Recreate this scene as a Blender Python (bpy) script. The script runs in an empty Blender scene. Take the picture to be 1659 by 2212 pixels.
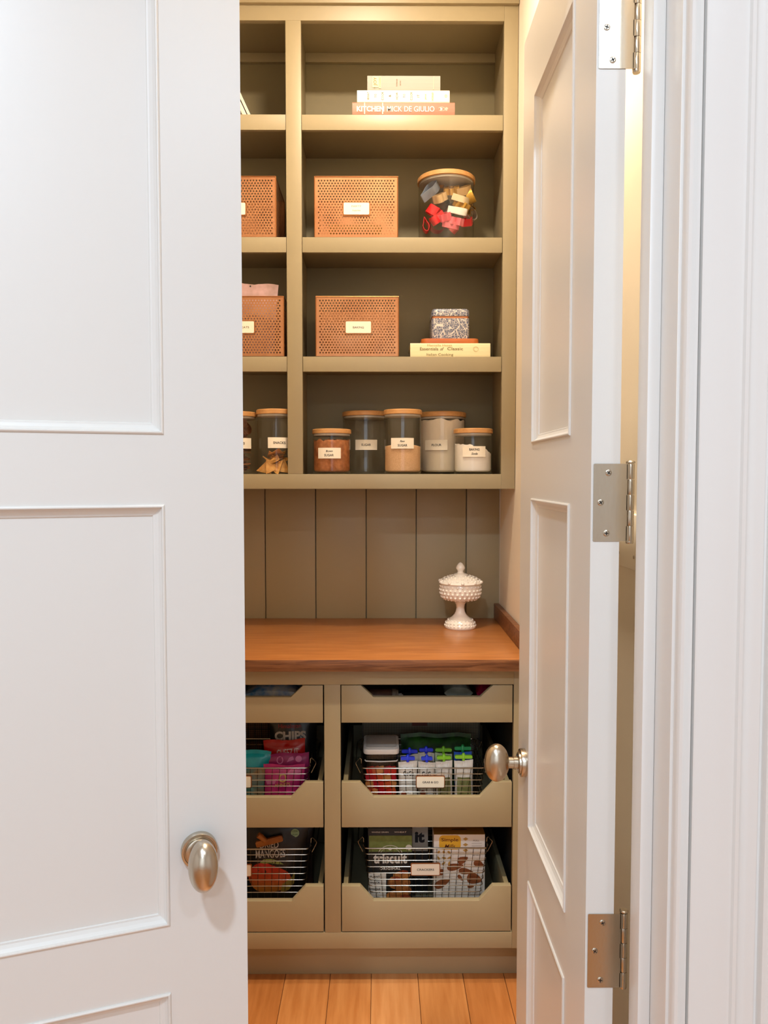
import bpy, bmesh, math, random
from math import sin, cos, pi, radians as R
from mathutils import Vector, Matrix
random.seed(7)
C = bpy.context.scene.collection
S = bpy.context.scene
# ------------------------------------------------------------------ camera
F, CX, CY, EYE = 1661.0, 829.5, 1106.0, 1.459
PITCH = math.atan(78.0 / F); YAW = math.atan(9.5 / F)
cam = bpy.data.objects.new('camera', bpy.data.cameras.new('camera')); C.objects.link(cam)
cam.location = (0, 0, EYE); cam.rotation_euler = (pi / 2 - PITCH, 0, -YAW)
cam.data.sensor_fit = 'VERTICAL'; cam.data.sensor_height = 36; cam.data.lens = 36 * F / 2212
cam.data.clip_start = 0.01
S.camera = cam
# ------------------------------------------------------------------ world, lights, exposure
w = bpy.data.worlds.new('world'); S.world = w; w.use_nodes = True
w.node_tree.nodes['Background'].inputs[0].default_value = (1, .96, .92, 1)
w.node_tree.nodes['Background'].inputs[1].default_value = 0.3
def area(name, loc, size, power, col, rot=(0, 0, 0), shape='DISK', sy=None, spread=180):
    l = bpy.data.lights.new(name, 'AREA'); l.shape = shape; l.size = size
    if sy: l.size_y = sy
    l.energy = power; l.color = col; l.spread = R(spread)
    o = bpy.data.objects.new(name, l); C.objects.link(o); o.location = loc; o.rotation_euler = rot
    return o
HALL = (.80, 1.0, 1.19); WARM = (1.0, .85, .66)
area('pantry_ceiling_light', (0.0, 1.80, 3.030), .16, 20.5, WARM)
area('hinge_gap_fill', (.337, 1.34, 3.035), .08, 10, WARM, spread=65)  # added lamp, out of view, to brighten the wall behind the right door
area('hall_downlight', (-.45, -.55, 3.03), .16, 37, HALL)
area('hall_downlight', (.75, -.75, 3.03), .16, 11, HALL)
area('hall_downlight', (-.1, -2.2, 3.03), .5, 32, HALL)
area('hall_back_fill', (-.2, -3.1, 1.6), 2.2, 10, (.81, .99, 1.18), (R(90), 0, 0), 'RECTANGLE', 1.8)  # unseen broad fill before the hall's solid back wall, which has no window
S.view_settings.view_transform = 'Standard'; S.view_settings.look = 'None'
S.view_settings.exposure = 0.0; S.view_settings.gamma = 1; S.view_settings.use_curve_mapping = False
S.cycles.max_bounces = 10; S.cycles.diffuse_bounces = 6; S.cycles.transparent_max_bounces = 24
S.cycles.use_denoising = True
S.cycles.caustics_reflective = False; S.cycles.caustics_refractive = False

# ------------------------------------------------------------------ materials
def lin(h):
    h = h.lstrip('#'); r = []
    for i in (0, 2, 4):
        c = int(h[i:i + 2], 16) / 255; r.append(c / 12.92 if c <= .04045 else ((c + .055) / 1.055) ** 2.4)
    return (*r, 1)
def mat(name, col, rough=.5, metal=0, var=None, vs=20, vstretch=(1, 1, 1), bump=0, bs=60, spec=None, coat=0, emit=None, dist=0):
    m = bpy.data.materials.new(name); m.use_nodes = True; n = m.node_tree; b = n.nodes['Principled BSDF']
    b.inputs['Base Color'].default_value = lin(col); b.inputs['Roughness'].default_value = rough
    b.inputs['Metallic'].default_value = metal
    if spec is not None: b.inputs['Specular IOR Level'].default_value = spec
    if coat: b.inputs['Coat Weight'].default_value = coat; b.inputs['Coat Roughness'].default_value = .12
    def coord(sc, st):
        t = n.nodes.new('ShaderNodeTexCoord'); mp = n.nodes.new('ShaderNodeMapping')
        mp.inputs['Scale'].default_value = st; n.links.new(t.outputs['Object'], mp.inputs[0])
        x = n.nodes.new('ShaderNodeTexNoise'); x.inputs['Scale'].default_value = sc; x.inputs['Detail'].default_value = 5
        x.inputs['Distortion'].default_value = dist
        n.links.new(mp.outputs[0], x.inputs['Vector']); return x
    if var:
        x = coord(vs, vstretch); r = n.nodes.new('ShaderNodeValToRGB')
        r.color_ramp.elements[0].position = .33; r.color_ramp.elements[1].position = .67
        r.color_ramp.elements[0].color = lin(col); r.color_ramp.elements[1].color = lin(var)
        n.links.new(x.outputs['Fac'], r.inputs[0]); n.links.new(r.outputs[0], b.inputs['Base Color'])
    if bump:
        x = coord(bs, vstretch); bp = n.nodes.new('ShaderNodeBump'); bp.inputs['Strength'].default_value = bump
        bp.inputs['Distance'].default_value = .002
        n.links.new(x.outputs['Fac'], bp.inputs['Height']); n.links.new(bp.outputs[0], b.inputs['Normal'])
    return m
def glassmat(name, tint=(.96, .96, .95), refl=1.0):
    m = bpy.data.materials.new(name); m.use_nodes = True; n = m.node_tree; n.nodes.clear()
    o = n.nodes.new('ShaderNodeOutputMaterial'); mx = n.nodes.new('ShaderNodeMixShader')
    t = n.nodes.new('ShaderNodeBsdfTransparent'); t.inputs[0].default_value = (*tint, 1)
    g = n.nodes.new('ShaderNodeBsdfGlossy'); g.inputs['Roughness'].default_value = .04
    f = n.nodes.new('ShaderNodeLayerWeight'); f.inputs[0].default_value = .5
    p = n.nodes.new('ShaderNodeMath'); p.operation = 'POWER'; p.inputs[1].default_value = 5
    a = n.nodes.new('ShaderNodeMath'); a.operation = 'MULTIPLY_ADD'; a.inputs[1].default_value = .9 * refl; a.inputs[2].default_value = .045 * refl
    n.links.new(f.outputs['Facing'], p.inputs[0]); n.links.new(p.outputs[0], a.inputs[0]); n.links.new(a.outputs[0], mx.inputs[0])
    n.links.new(t.outputs[0], mx.inputs[1]); n.links.new(g.outputs[0], mx.inputs[2]); n.links.new(mx.outputs[0], o.inputs[0])
    return m
M = {}
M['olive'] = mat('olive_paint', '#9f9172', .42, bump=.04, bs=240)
M['olive_in'] = mat('olive_paint_shaded', '#8b7f60', .55)  # same olive paint, darkened to put the interior's shade into the colour
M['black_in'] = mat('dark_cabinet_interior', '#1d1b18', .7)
M['white'] = mat('white_door_paint', '#dedbd6', .34, bump=.03, bs=90)
M['trimw'] = mat('white_trim_paint', '#e0ddd9', .32)
M['wall'] = mat('warm_white_wall_paint', '#efe5d4', .75, bump=.05, bs=300)
M['hallwall'] = mat('white_hall_paint', '#e9e6e0', .8)
M['ceil'] = mat('ceiling_paint', '#f2efe9', .9)
M['nickel'] = mat('brushed_nickel', '#c2b7a6', .26, 1, bump=.05, bs=200)
M['nickel_dark'] = mat('worn_nickel', '#857a6a', .35, 1)
M['slot'] = mat('screw_slot', '#2a2622', .6)
M['floor'] = mat('oak_plank', '#b5733b', .38, var='#c98a50', vs=9, vstretch=(6, .5, 1), bump=.08, bs=20)
M['floor2'] = mat('oak_plank_light', '#c0814a', .38, var='#d0955e', vs=8, vstretch=(6, .5, 1), bump=.08, bs=20)
M['floor3'] = mat('oak_plank_deep', '#aa6933', .38, var='#bc7a42', vs=10, vstretch=(6, .5, 1), bump=.08, bs=20)
M['gap'] = mat('plank_gap', '#74451f', .8)
M['counter'] = mat('stained_walnut_top', '#9d6030', .30, var='#b2743f', vs=7, vstretch=(.8, 9, 9), bump=.1, bs=30, dist=.6)
M['counter_edge'] = mat('stained_walnut_edge', '#5a3218', .4, var='#8a5a38', vs=6, vstretch=(1, 10, 16), bump=.2, bs=30, dist=1.2)
M['milk'] = mat('milk_glass', '#f1e9de', .15, coat=.6)
M['bamboo'] = mat('bamboo_lid', '#c08a50', .42, var='#cf9b62', vs=14, vstretch=(1, 8, 8))
M['copper'] = mat('copper_sheet', '#ad7650', .40, .65, var='#bd8860', vs=9)
M['copper2'] = mat('copper_edge', '#a36a3f', .4, .8)
M['card'] = mat('cream_label_card', '#f3ead8', .55)
M['ink'] = mat('dark_ink', '#2c2622', .7)
M['inkg'] = mat('grey_ink', '#8b8577', .7)
M['inkgold'] = mat('gold_ink', '#b59a4e', .6)
M['glass'] = glassmat('clear_glass')
M['plastic_clear'] = glassmat('clear_plastic', (.90, .88, .86), .9)
M['wire'] = mat('bright_wire', '#c4b9a8', .25, 1)
M['steelwire'] = mat('dark_wire', '#5d574f', .35, 1)
M['bsugar'] = mat('brown_sugar', '#c47c48', .9, var='#9a5a2e', vs=60, bump=1, bs=70)
M['rawsugar'] = mat('raw_sugar', '#eabf92', .9, var='#dcae80', vs=300, bump=.5, bs=400)
M['flour'] = mat('flour', '#f4e6d0', .95, bump=.1, bs=80)
M['soda'] = mat('baking_soda', '#fdf7ee', .95, bump=.1, bs=50)
M['chip'] = mat('tortilla_chip', '#c98c40', .7, var='#dba559', vs=60, bump=.6, bs=120)
M['cracker'] = mat('brown_cracker', '#a5693c', .75, var='#7b4722', vs=70, bump=.6, bs=120)
def flat(name, col, rough=.6, **k): return mat(name, col, rough, **k)

# ------------------------------------------------------------------ mesh builder
class MB:
    def __init__(s): s.v = []; s.f = []; s.mi = []; s.cur = 0
    def add(s, vs, fs):
        b = len(s.v); s.v += [tuple(p) for p in vs]; s.f += [tuple(b + i for i in f) for f in fs]; s.mi += [s.cur] * len(fs); return s
    def box(s, x0, x1, y0, y1, z0, z1):
        return s.add([(x0, y0, z0), (x1, y0, z0), (x1, y1, z0), (x0, y1, z0), (x0, y0, z1), (x1, y0, z1), (x1, y1, z1), (x0, y1, z1)],
                     [(0, 3, 2, 1), (4, 5, 6, 7), (0, 1, 5, 4), (1, 2, 6, 5), (2, 3, 7, 6), (3, 0, 4, 7)])
    def prism(s, poly, ax, a, b):
        def P(p, t): return {'x': (t, p[0], p[1]), 'y': (p[0], t, p[1]), 'z': (p[0], p[1], t)}[ax]
        n = len(poly); vs = [P(p, a) for p in poly] + [P(p, b) for p in poly]
        return s.add(vs, [tuple(range(n)), tuple(range(2 * n - 1, n - 1, -1))] + [(i, (i + 1) % n, n + (i + 1) % n, n + i) for i in range(n)])
    def lathe(s, prof, n=32, c=(0, 0), sx=1, sy=1, cap=True):
        vs = []; fs = []
        for (r, z) in prof:
            for k in range(n): vs.append((c[0] + r * sx * cos(2 * pi * k / n), c[1] + r * sy * sin(2 * pi * k / n), z))
        for i in range(len(prof) - 1):
            for k in range(n): fs.append((i * n + k, i * n + (k + 1) % n, (i + 1) * n + (k + 1) % n, (i + 1) * n + k))
        if cap: fs.append(tuple(range(n - 1, -1, -1))); fs.append(tuple((len(prof) - 1) * n + k for k in range(n)))
        return s.add(vs, fs)
    def tube(s, pts, r, n=8, closed=False):
        pts = [Vector(p) for p in pts]; m = len(pts); vs = []; fs = []
        up = Vector((0, 0, 1)); prev = None
        for i, p in enumerate(pts):
            a = pts[(i - 1) % m] if (closed or i > 0) else p; b = pts[(i + 1) % m] if (closed or i < m - 1) else p
            t = (b - a).normalized()
            if prev is None:
                ref = up if abs(t.z) < .9 else Vector((1, 0, 0)); u = t.cross(ref).normalized()
            else: u = (prev - t * prev.dot(t)).normalized()
            prev = u; v = t.cross(u)
            for k in range(n): vs.append(p + (u * cos(2 * pi * k / n) + v * sin(2 * pi * k / n)) * r)
        for i in range(m if closed else m - 1):
            j = (i + 1) % m
            for k in range(n): fs.append((i * n + k, i * n + (k + 1) % n, j * n + (k + 1) % n, j * n + k))
        if not closed: fs.append(tuple(range(n - 1, -1, -1))); fs.append(tuple((m - 1) * n + k for k in range(n)))
        return s.add(vs, fs)
    def ball(s, c, r, nu=10, nv=6, sc=(1, 1, 1)):
        vs = []; fs = []
        for j in range(1, nv):
            for k in range(nu):
                a = pi * j / nv; b = 2 * pi * k / nu
                vs.append((c[0] + r * sc[0] * sin(a) * cos(b), c[1] + r * sc[1] * sin(a) * sin(b), c[2] + r * sc[2] * cos(a)))
        for j in range(nv - 2):
            for k in range(nu): fs.append((j * nu + k, j * nu + (k + 1) % nu, (j + 1) * nu + (k + 1) % nu, (j + 1) * nu + k))
        vs.append((c[0], c[1], c[2] + r * sc[2])); vs.append((c[0], c[1], c[2] - r * sc[2])); t = len(vs)
        for k in range(nu): fs.append((t - 2, (k + 1) % nu, k)); fs.append((t - 1, (nv - 2) * nu + k, (nv - 2) * nu + (k + 1) % nu))
        return s.add(vs, fs)
    def rrect(s, x0, x1, z0, z1, r, ya, yb, n=4, ax='y'):
        p = []
        for cx, cz, a0 in ((x1 - r, z0 + r, -90), (x1 - r, z1 - r, 0), (x0 + r, z1 - r, 90), (x0 + r, z0 + r, 180)):
            for k in range(n + 1): a = R(a0 + 90 * k / n); p.append((cx + r * cos(a), cz + r * sin(a)))
        return s.prism(p, ax, ya, yb)
    rings = 0
    def poly(s, pts, y=0):
        if not s.rings: return s.add([(p[0], y, p[1]) for p in pts], [tuple(range(len(pts)))])
        P = []
        for i, a in enumerate(pts):
            b = pts[(i + 1) % len(pts)]; k = max(1, int(math.hypot(a[0] - b[0], a[1] - b[1]) / .006))
            P += [(a[0] + (b[0] - a[0]) * t / k, a[1] + (b[1] - a[1]) * t / k) for t in range(k)]
        n = len(P); cx = sum(p[0] for p in P) / n; cz = sum(p[1] for p in P) / n; R_ = s.rings
        vs = [(cx + (p[0] - cx) * j / R_, y, cz + (p[1] - cz) * j / R_) for j in range(R_, 0, -1) for p in P] + [(cx, y, cz)]
        fs = [(j * n + i, j * n + (i + 1) % n, (j + 1) * n + (i + 1) % n, (j + 1) * n + i) for j in range(R_ - 1) for i in range(n)]
        fs += [((R_ - 1) * n + i, (R_ - 1) * n + (i + 1) % n, R_ * n) for i in range(n)]
        return s.add(vs, fs)
    def disc(s, cx, cz, rx, rz, y=0, n=20, a0=0):
        return s.poly([(cx + rx * cos(2 * pi * k / n + a0), cz + rz * sin(2 * pi * k / n + a0)) for k in range(n)], y)
    def ringarc(s, cx, cz, rx, rz, t, a0, a1, y=0, n=24):
        vs = []
        for k in range(n + 1):
            a = R(a0 + (a1 - a0) * k / n)
            vs += [(cx + rx * cos(a), y, cz + rz * sin(a)), (cx + (rx - t) * cos(a), y, cz + (rz - t) * sin(a))]
        return s.add(vs, [(2 * k, 2 * k + 2, 2 * k + 3, 2 * k + 1) for k in range(n)])
    def text(s, txt, cx, cz, w, h, y=0, bold=0, rot=0, shear=0, space=1.0):
        cu = bpy.data.curves.new('lettering', 'FONT'); cu.body = txt; cu.resolution_u = 3; cu.offset = bold; cu.shear = shear
        cu.space_character = space; cu.fill_mode = 'BOTH'
        o = bpy.data.objects.new('lettering', cu); C.objects.link(o); bpy.context.view_layer.update()
        me = bpy.data.meshes.new_from_object(o.evaluated_get(bpy.context.evaluated_depsgraph_get()))
        vs = [v.co.copy() for v in me.vertices]; fs = [tuple(p.vertices) for p in me.polygons]
        bpy.data.objects.remove(o); bpy.data.curves.remove(cu); bpy.data.meshes.remove(me)
        if not vs: return s
        x0 = min(v.x for v in vs); x1 = max(v.x for v in vs); z0 = min(v.y for v in vs); z1 = max(v.y for v in vs)
        ca, sa = cos(R(rot)), sin(R(rot)); out = []
        for v in vs:
            px = ((v.x - x0) / (x1 - x0) - .5) * w; pz = ((v.y - z0) / (z1 - z0) - .5) * h
            out.append((cx + px * ca - pz * sa, y, cz + px * sa + pz * ca))
        return s.add(out, fs)
    def map(s, fn, start=0):
        s.v[start:] = [tuple(fn(*p)) for p in s.v[start:]]; return s
    def build(s, name, m, parent=None, bevel=0, smooth=False, loc=None, rot=None, seg=2, label=None, recalc=True, weld=False):
        me = bpy.data.meshes.new(name); me.from_pydata(s.v, [], s.f)
        ms = m if isinstance(m, (list, tuple)) else [m]
        for q in ms: me.materials.append(M[q] if isinstance(q, str) else q)
        me.polygons.foreach_set('material_index', s.mi)
        bm = bmesh.new(); bm.from_mesh(me)
        if weld: bmesh.ops.remove_doubles(bm, verts=bm.verts, dist=1e-5)
        if recalc: bmesh.ops.recalc_face_normals(bm, faces=bm.faces)
        if bevel:
            es = [e for e in bm.edges if len(e.link_faces) == 2 and e.calc_face_angle(0) > .6]
            bmesh.ops.bevel(bm, geom=es, offset=bevel, segments=seg, affect='EDGES', profile=.6, clamp_overlap=True)
        bm.to_mesh(me); bm.free()
        if smooth or bevel:
            me.polygons.foreach_set('use_smooth', [True] * len(me.polygons)); me.set_sharp_from_angle(angle=R(40))
        me.update()
        o = bpy.data.objects.new(name, me); C.objects.link(o)
        if parent: o.parent = parent
        if loc: o.location = loc
        if rot: o.rotation_euler = rot
        if label: o['label'] = label
        return o
def thing(name, label, cat, loc=(0, 0, 0), rot=(0, 0, 0), group=None):
    o = bpy.data.objects.new(name, None); C.objects.link(o); o.empty_display_size = .05
    o.location = loc; o.rotation_euler = rot; return tag(o, label, cat, group)
def tag(o, label, cat, group=None, kind=None):
    o['label'] = label; o['category'] = cat
    if group: o['group'] = group
    if kind: o['kind'] = kind
    return o
def struct(o, label=None):
    o['kind'] = 'structure'
    if label: o['label'] = label
    return o
def empty_struct(name, loc=(0, 0, 0), rot=(0, 0, 0), label=None):
    o = bpy.data.objects.new(name, None); C.objects.link(o); o.location = loc; o.rotation_euler = rot; o.empty_display_size = .05
    return struct(o, label)
def B(*a): return MB().box(*a)
def noise(x, y, z=0):
    from mathutils import noise as N
    return N.noise(Vector((x, y, z)))

# ================================================================== room shell
XR, XL, YB, CZ = .4265, -.955, 2.722, 3.05
struct(B(XR, XR + .1, 1.002, YB, 0, CZ).build('wall_right', 'wall'), 'warm white pantry wall right of the cabinets')
struct(B(XL - .1, XL, 1.002, YB, 0, CZ).build('wall_left', 'wall'), 'pantry wall left of the cabinets')
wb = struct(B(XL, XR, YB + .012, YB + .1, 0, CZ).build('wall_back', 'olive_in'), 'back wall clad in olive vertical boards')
struct(B(-2.6, 2.6, -3.2, YB + .1, CZ, CZ + .1).build('ceiling', 'ceil'), 'white ceiling')
wf = MB()
wf.box(-2.6, -.712, .885, 1.0, 0, CZ).box(.362, 2.6, .885, 1.0, 0, CZ).box(-.712, .362, .885, 1.0, 2.325, CZ)
struct(wf.build('wall_front', 'hallwall'), 'white hall wall around the pantry doorway')
struct(B(-2.7, -2.6, -3.2, .885, 0, CZ).build('wall_hall_left', 'hallwall'), 'white hall wall to the left')
struct(B(2.6, 2.7, -3.2, .885, 0, CZ).build('wall_hall_right', 'hallwall'), 'white hall wall to the right')
struct(B(-2.6, 2.6, -3.3, -3.2, 0, CZ).build('wall_hall_back', 'hallwall'), 'white hall wall opposite the pantry')
# shiplap boards on back wall between upper and lower cabinet
gx = [XL + .002, -.763, -.5845, -.4057, -.2268, -.0477, .1298, .3075, XR + .0017]
for a, b in zip(gx[:-1], gx[1:]):
    B(a + .0018, b - .0018, YB, YB + .0118, .90, 1.46).build('board', 'olive', wb, bevel=.0015)
# floor with planks running into the pantry
fl = struct(B(-2.6, 2.6, -3.2, YB, -.05, -.0045).build('floor', 'gap'), 'honey oak plank floor')
px = [-.2753 - .1305 * k for k in range(18, 0, -1)] + [-.2753, -.1445, -.0246, .1111, .2431, .363] + [.363 + .1305 * k for k in range(1, 18)]
seq = ['floor', 'floor', 'floor3', 'floor2', 'floor', 'floor2', 'floor3']
for i, (a, b) in enumerate(zip(px[:-1], px[1:])):
    cut = [-3.2, -1.4 + .9 * sin(i * 2.3), YB - .02]
    inp = a > XL - .1 and b < XR + .13
    if not inp: cut[-1] = .95
    for (c, d) in zip(cut[:-1], cut[1:]):
        k = {17: 'floor3', 18: 'floor', 19: 'floor', 20: 'floor2', 21: 'floor', 22: 'floor3'}.get(i, seq[(i * 3 + int(c)) % 7])
        B(a + .0006, b - .0006, c + .0006, d - .0006, -.0043, 0).build('plank', k, fl, bevel=.0006, seg=1)
# baseboard stub on the right pantry wall
struct(MB().prism([(XR - .014, 0), (XR, 0), (XR, .11), (XR - .006, .11), (XR - .014, .095)], 'y', 1.6, 2.13).build('baseboard_right', 'trimw', bevel=.002), 'white baseboard at the foot of the right pantry wall')
# jambs, stops, casing
jl, jr, jt = -.690, .340, 2.30
struct(MB().box(jr, jr + .02, .885, 1.0, 0, jt + .02).build('trim_1', 'trimw', bevel=.0015), 'white right door jamb')
struct(MB().box(jl - .02, jl, .885, 1.0, 0, jt + .02).build('trim_2', 'trimw', bevel=.0015), 'white left door jamb')
struct(MB().box(jl, jr, .885, 1.0, jt, jt + .02).build('trim_3', 'trimw', bevel=.0015), 'white head jamb over the doorway')
struct(MB().box(.3242, jr, .935, .970, 0, jt).build('trim_4', 'trimw', bevel=.0025), 'white door stop on the right jamb')
struct(MB().box(jl, jl + .0158, .921, .956, 0, jt).build('trim_5', 'trimw', bevel=.0025), 'white door stop on the left jamb')
prof = [(.0035, .885), (.0035, .875), (.0055, .8712), (.0085, .870), (.0115, .8712), (.0165, .8752), (.0203, .8765), (.0210, .8835), (.0232, .8835), (.0236, .8755), (.026, .8745),
        (.066, .8725), (.069, .8712), (.0705, .8668), (.074, .8655), (.0775, .8675), (.086, .867), (.0945, .8645), (.096, .8675), (.0990, .8675), (.1005, .858), (.105, .8565), (.113, .857), (.116, .861), (.116, .885)]
def casing():
    m = MB(); n = len(prof); vs = []
    for (o, y) in prof: vs += [(jl - o, y, 0), (jl - o, y, jt + o), (jr + o, y, jt + o), (jr + o, y, 0)]
    fs = []
    for i in range(n):
        j = (i + 1) % n
        for k in range(3): fs.append((i * 4 + k, i * 4 + k + 1, j * 4 + k + 1, j * 4 + k))
    fs.append(tuple(4 * i for i in range(n))); fs.append(tuple(4 * i + 3 for i in range(n)))
    m.add(vs, fs); return m
struct(casing().build('trim_6', 'trimw', smooth=True), 'white stepped and moulded casing around the doorway')
# ledger on the right wall seen through the hinge gap
lg = MB().prism([(XR - .007, 1.303), (XR, 1.303), (XR, 1.395), (XR - .007, 1.395)], 'y', 1.06, 1.95).build('trim_7', 'wall', bevel=.002)
struct(lg, 'painted ledger board on the right pantry wall seen through the hinge gap')
for y in (1.26, 1.34, 1.6):
    MB().lathe([(.003, 0), (.003, .001), (.001, .0016)], 10).build('nail_head', 'nickel', lg, loc=(XR - .0072, y, 1.325), rot=(0, R(-90), 0))

# ================================================================== doors
DT, DW = .038, .504
def ringmould(u0, u1, z0, z1, yf, sgn):
    pr = [(0, 0), (0, -.0018), (.002, -.003), (.0035, -.0028), (.0045, .001), (.008, .005), (.0125, .0072), (.0150, .0075), (.0160, .0095), (.0185, .0100)]
    m = MB(); vs = []; fs = []
    for (i, d) in pr:
        y = yf + sgn * d
        vs += [(u0 + i, y, z0 + i), (u1 - i, y, z0 + i), (u1 - i, y, z1 - i), (u0 + i, y, z1 - i)]
    for a in range(len(pr) - 1):
        for k in range(4): fs.append((a * 4 + k, a * 4 + (k + 1) % 4, a * 4 + 4 + (k + 1) % 4, a * 4 + 4 + k))
    return m.add(vs, fs)
def make_door(name, s, loc, rz, lab, knob):
    d = empty_struct(name, loc, (0, 0, rz), lab)
    def fx(m): return m.map(lambda x, y, z: (s * x, y, z))
    z0, z1 = .012, 2.285; st = .1125
    for a, b in ((0, st), (DW - st, DW)): fx(B(a, b, 0, DT, z0, z1)).build('stile', 'white', d)
    rails = ((z0, .25), (.704, .805), (1.418, 1.518), (2.137, z1))
    for a, b in rails: fx(B(st, DW - st, 0, DT, a, b)).build('rail', 'white', d)
    for a, b in zip(rails[:-1], rails[1:]):
        fx(B(st, DW - st, .0095, DT - .0095, a[1], b[0])).build('door_panel', 'white', d)
        fx(ringmould(st, DW - st, a[1], b[0], 0, 1)).build('panel_moulding', 'white', d, recalc=True)
        fx(ringmould(st, DW - st, a[1], b[0], DT, -1)).build('panel_moulding', 'white', d, recalc=True)
    # hinges on the u=0 edge
    for zc in (.212, .818, 1.424, 2.031):
        h = B(0, 0, 0, 0, 0, 0); h = MB()
        h.rrect(.003, DT + .0095, zc - .0510, zc + .0510, .001, -.0012, 0, ax='x', n=1)
        L = h.map(lambda x, y, z: (x, y, z))
        L = fx(L).build('hinge', 'nickel', d, label='brushed nickel butt hinge')
        k = MB(); py_, pu = DT + .0148, .0035
        for i in range(5):
            za = zc - .051 + i * .0204; zb = za + .0200
            k.lathe([(.0050, za), (.0053, za + .0006), (.0053, zb - .0006), (.0050, zb)], 20, (pu, py_))
            if i % 2 == 0: k.box(-.0012, .0012, DT + .0085, DT + .0135, za, zb)
        k.lathe([(.0045, zc - .0545), (.0052, zc - .0530), (.0050, zc - .051)], 16, (pu, py_))
        k.lathe([(.0050, zc + .051), (.0060, zc + .0520), (.0060, zc + .0535), (.0045, zc + .0548)], 16, (pu, py_))
        fx(k).build('knuckle', 'nickel', L, smooth=True)
        j = MB(); j.box(pu - .033, pu - .004, DT + .0205, DT + .0225, zc - .051, zc + .051)
        for yy, zz in ((.0225, .039), (.0125, 0), (.0205, -.0405)):
            q = MB().lathe([(.0043, 0), (.0043, .0004), (.0030, .0010), (.0006, .0011)], 14)
            q.map(lambda x, y, z: (-.0012 - z, yy + x, zc + zz + y)); fx(q)
            q.cur = 1; a = random.uniform(0, 90)
            for aa in (a, a + 90):
                c_, s_ = cos(R(aa)), sin(R(aa)); n0 = len(q.v)
                q.box(-.0026, .0026, -.0006, .0006, .0008, .00135)
                q.map(lambda x, y, z: (-s * .0012 - s * z, yy + x * c_ - y * s_, zc + zz + x * s_ + y * c_), n0)
            q.build('screw', ['nickel', 'slot'], L)
    # egg knob on the camera side face
    ku, kz = DW - .0700, .912
    r = MB().lathe([(.0262, 0), (.0262, .0085), (.0255, .0100), (.0225, .0104), (.0218, .0092), (.0205, .0092), (.0200, .0132), (.0180, .0142), (.0125, .0145)], 40)
    k = MB(); vs = []; n = 32; A = []
    for i in range(9): A.append((.0130 + i * .002, .0105 + (.0008 if i < 1 else 0), .0105))
    for i in range(25):
        t = i / 24; th = pi * (1 - t); a = .0545 + .0235 * cos(th); e = max(sin(th), 0) ** .95
        fl_ = .0105 * max(0, 1 - (a - .029) / .012) ** .6 if a < .041 else 0
        A.append((a, max(.0208 * e, .0105 * (1 if a < .0335 else 0), fl_), max(.0365 * e, .0105 * (1 if a < .0325 else 0), fl_)))
    pr = []
    for (a, rx, rz_) in A:
        if a > .031 and pr and pr[-1][0] > a: continue
        pr.append((a, rx, rz_))
    for (a, rx, rz_) in pr:
        for q in range(n): vs.append((rx * cos(2 * pi * q / n), rz_ * sin(2 * pi * q / n), a))
    fs = [(i * n + q, i * n + (q + 1) % n, i * n + n + (q + 1) % n, i * n + n + q) for i in range(len(pr) - 1) for q in range(n)]
    k.add(vs, fs)
    tr = lambda x, y, z: (ku + x, -z, kz + y)
    kk = fx(k.map(tr)).build('door_knob', 'nickel', d, smooth=True, label='egg shaped brushed nickel knob')
    fx(r.map(tr)).build('rosette', 'nickel', kk, smooth=True)
    q = MB().lathe([(.0105, .0145), (.0118, .0150), (.0118, .0225), (.0108, .0230)], 28); fx(q.map(tr)).build('collar', 'nickel', kk, smooth=True)
    q = MB().lathe([(.0022, 0), (.0022, .0006)], 12).map(lambda x, y, z: (ku + x, -.019 + y, kz - .0119 - z)); fx(q).build('set_screw', 'slot', kk)
    return d
make_door('door_1', 1, (-.6747, .9618, 0), R(19.5), 'white panelled pantry door ajar on the left with nickel egg knob', True)
make_door('door_2', -1, (.2778, 1.0092, 0), R(-90), 'white panelled pantry door swung fully open on the right with nickel hinges', True)

# ================================================================== upper shelving cabinet
YF = 2.416
SH = [2.5683, 2.1973, 1.8308]; S4 = 1.4648; ZT = 2.8475; ZB = 1.4183
up = thing('shelving_cabinet', 'olive painted built-in upper shelving with face frame and four open rows', 'cabinet', (0, YF, ZB))
def UP(x0, x1, y0, y1, z0, z1, name, m='olive', bev=.001, **k): return B(x0, x1, y0 - YF, y1 - YF, z0 - ZB, z1 - ZB).build(name, m, up, bevel=bev, **k)
YI = 2.695
xs_r = (-.2404, .3817); xs_l = (-.909, -.2876)
UP(XL + .001, xs_l[0], YF, YF + .019, ZB, 3.02, 'stile'); UP(xs_l[1], xs_r[0], YF, YF + .019, S4, ZT, 'stile'); UP(xs_r[1], XR - .0015, YF, YF + .019, ZB, 3.02, 'stile')
UP(xs_l[0], xs_r[1], YF, YF + .019, ZB, S4, 'rail'); UP(xs_l[0], xs_r[1], YF, YF + .019, ZT, 3.02, 'rail')
UP(XL + .001, XR - .0015, YF - .012, YF, 2.8935, 3.03, 'crown')
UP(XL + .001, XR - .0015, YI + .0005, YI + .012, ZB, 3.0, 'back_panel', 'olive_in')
UP(XL + .001, XR - .0015, YF + .0195, YI, 1.4425, S4 - .0005, 'bottom_panel')
UP(XL + .001, XR - .0015, YF + .0195, YI, 2.893, 2.912, 'top_panel')
for a, b in ((XL + .002, xs_l[0] - .012), (xs_l[1] + .012, xs_r[0] - .012), (xs_r[1] + .012, XR - .002)):
    UP(a, b, YF + .0195, YI, S4, 2.8925, 'side_panel')
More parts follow.
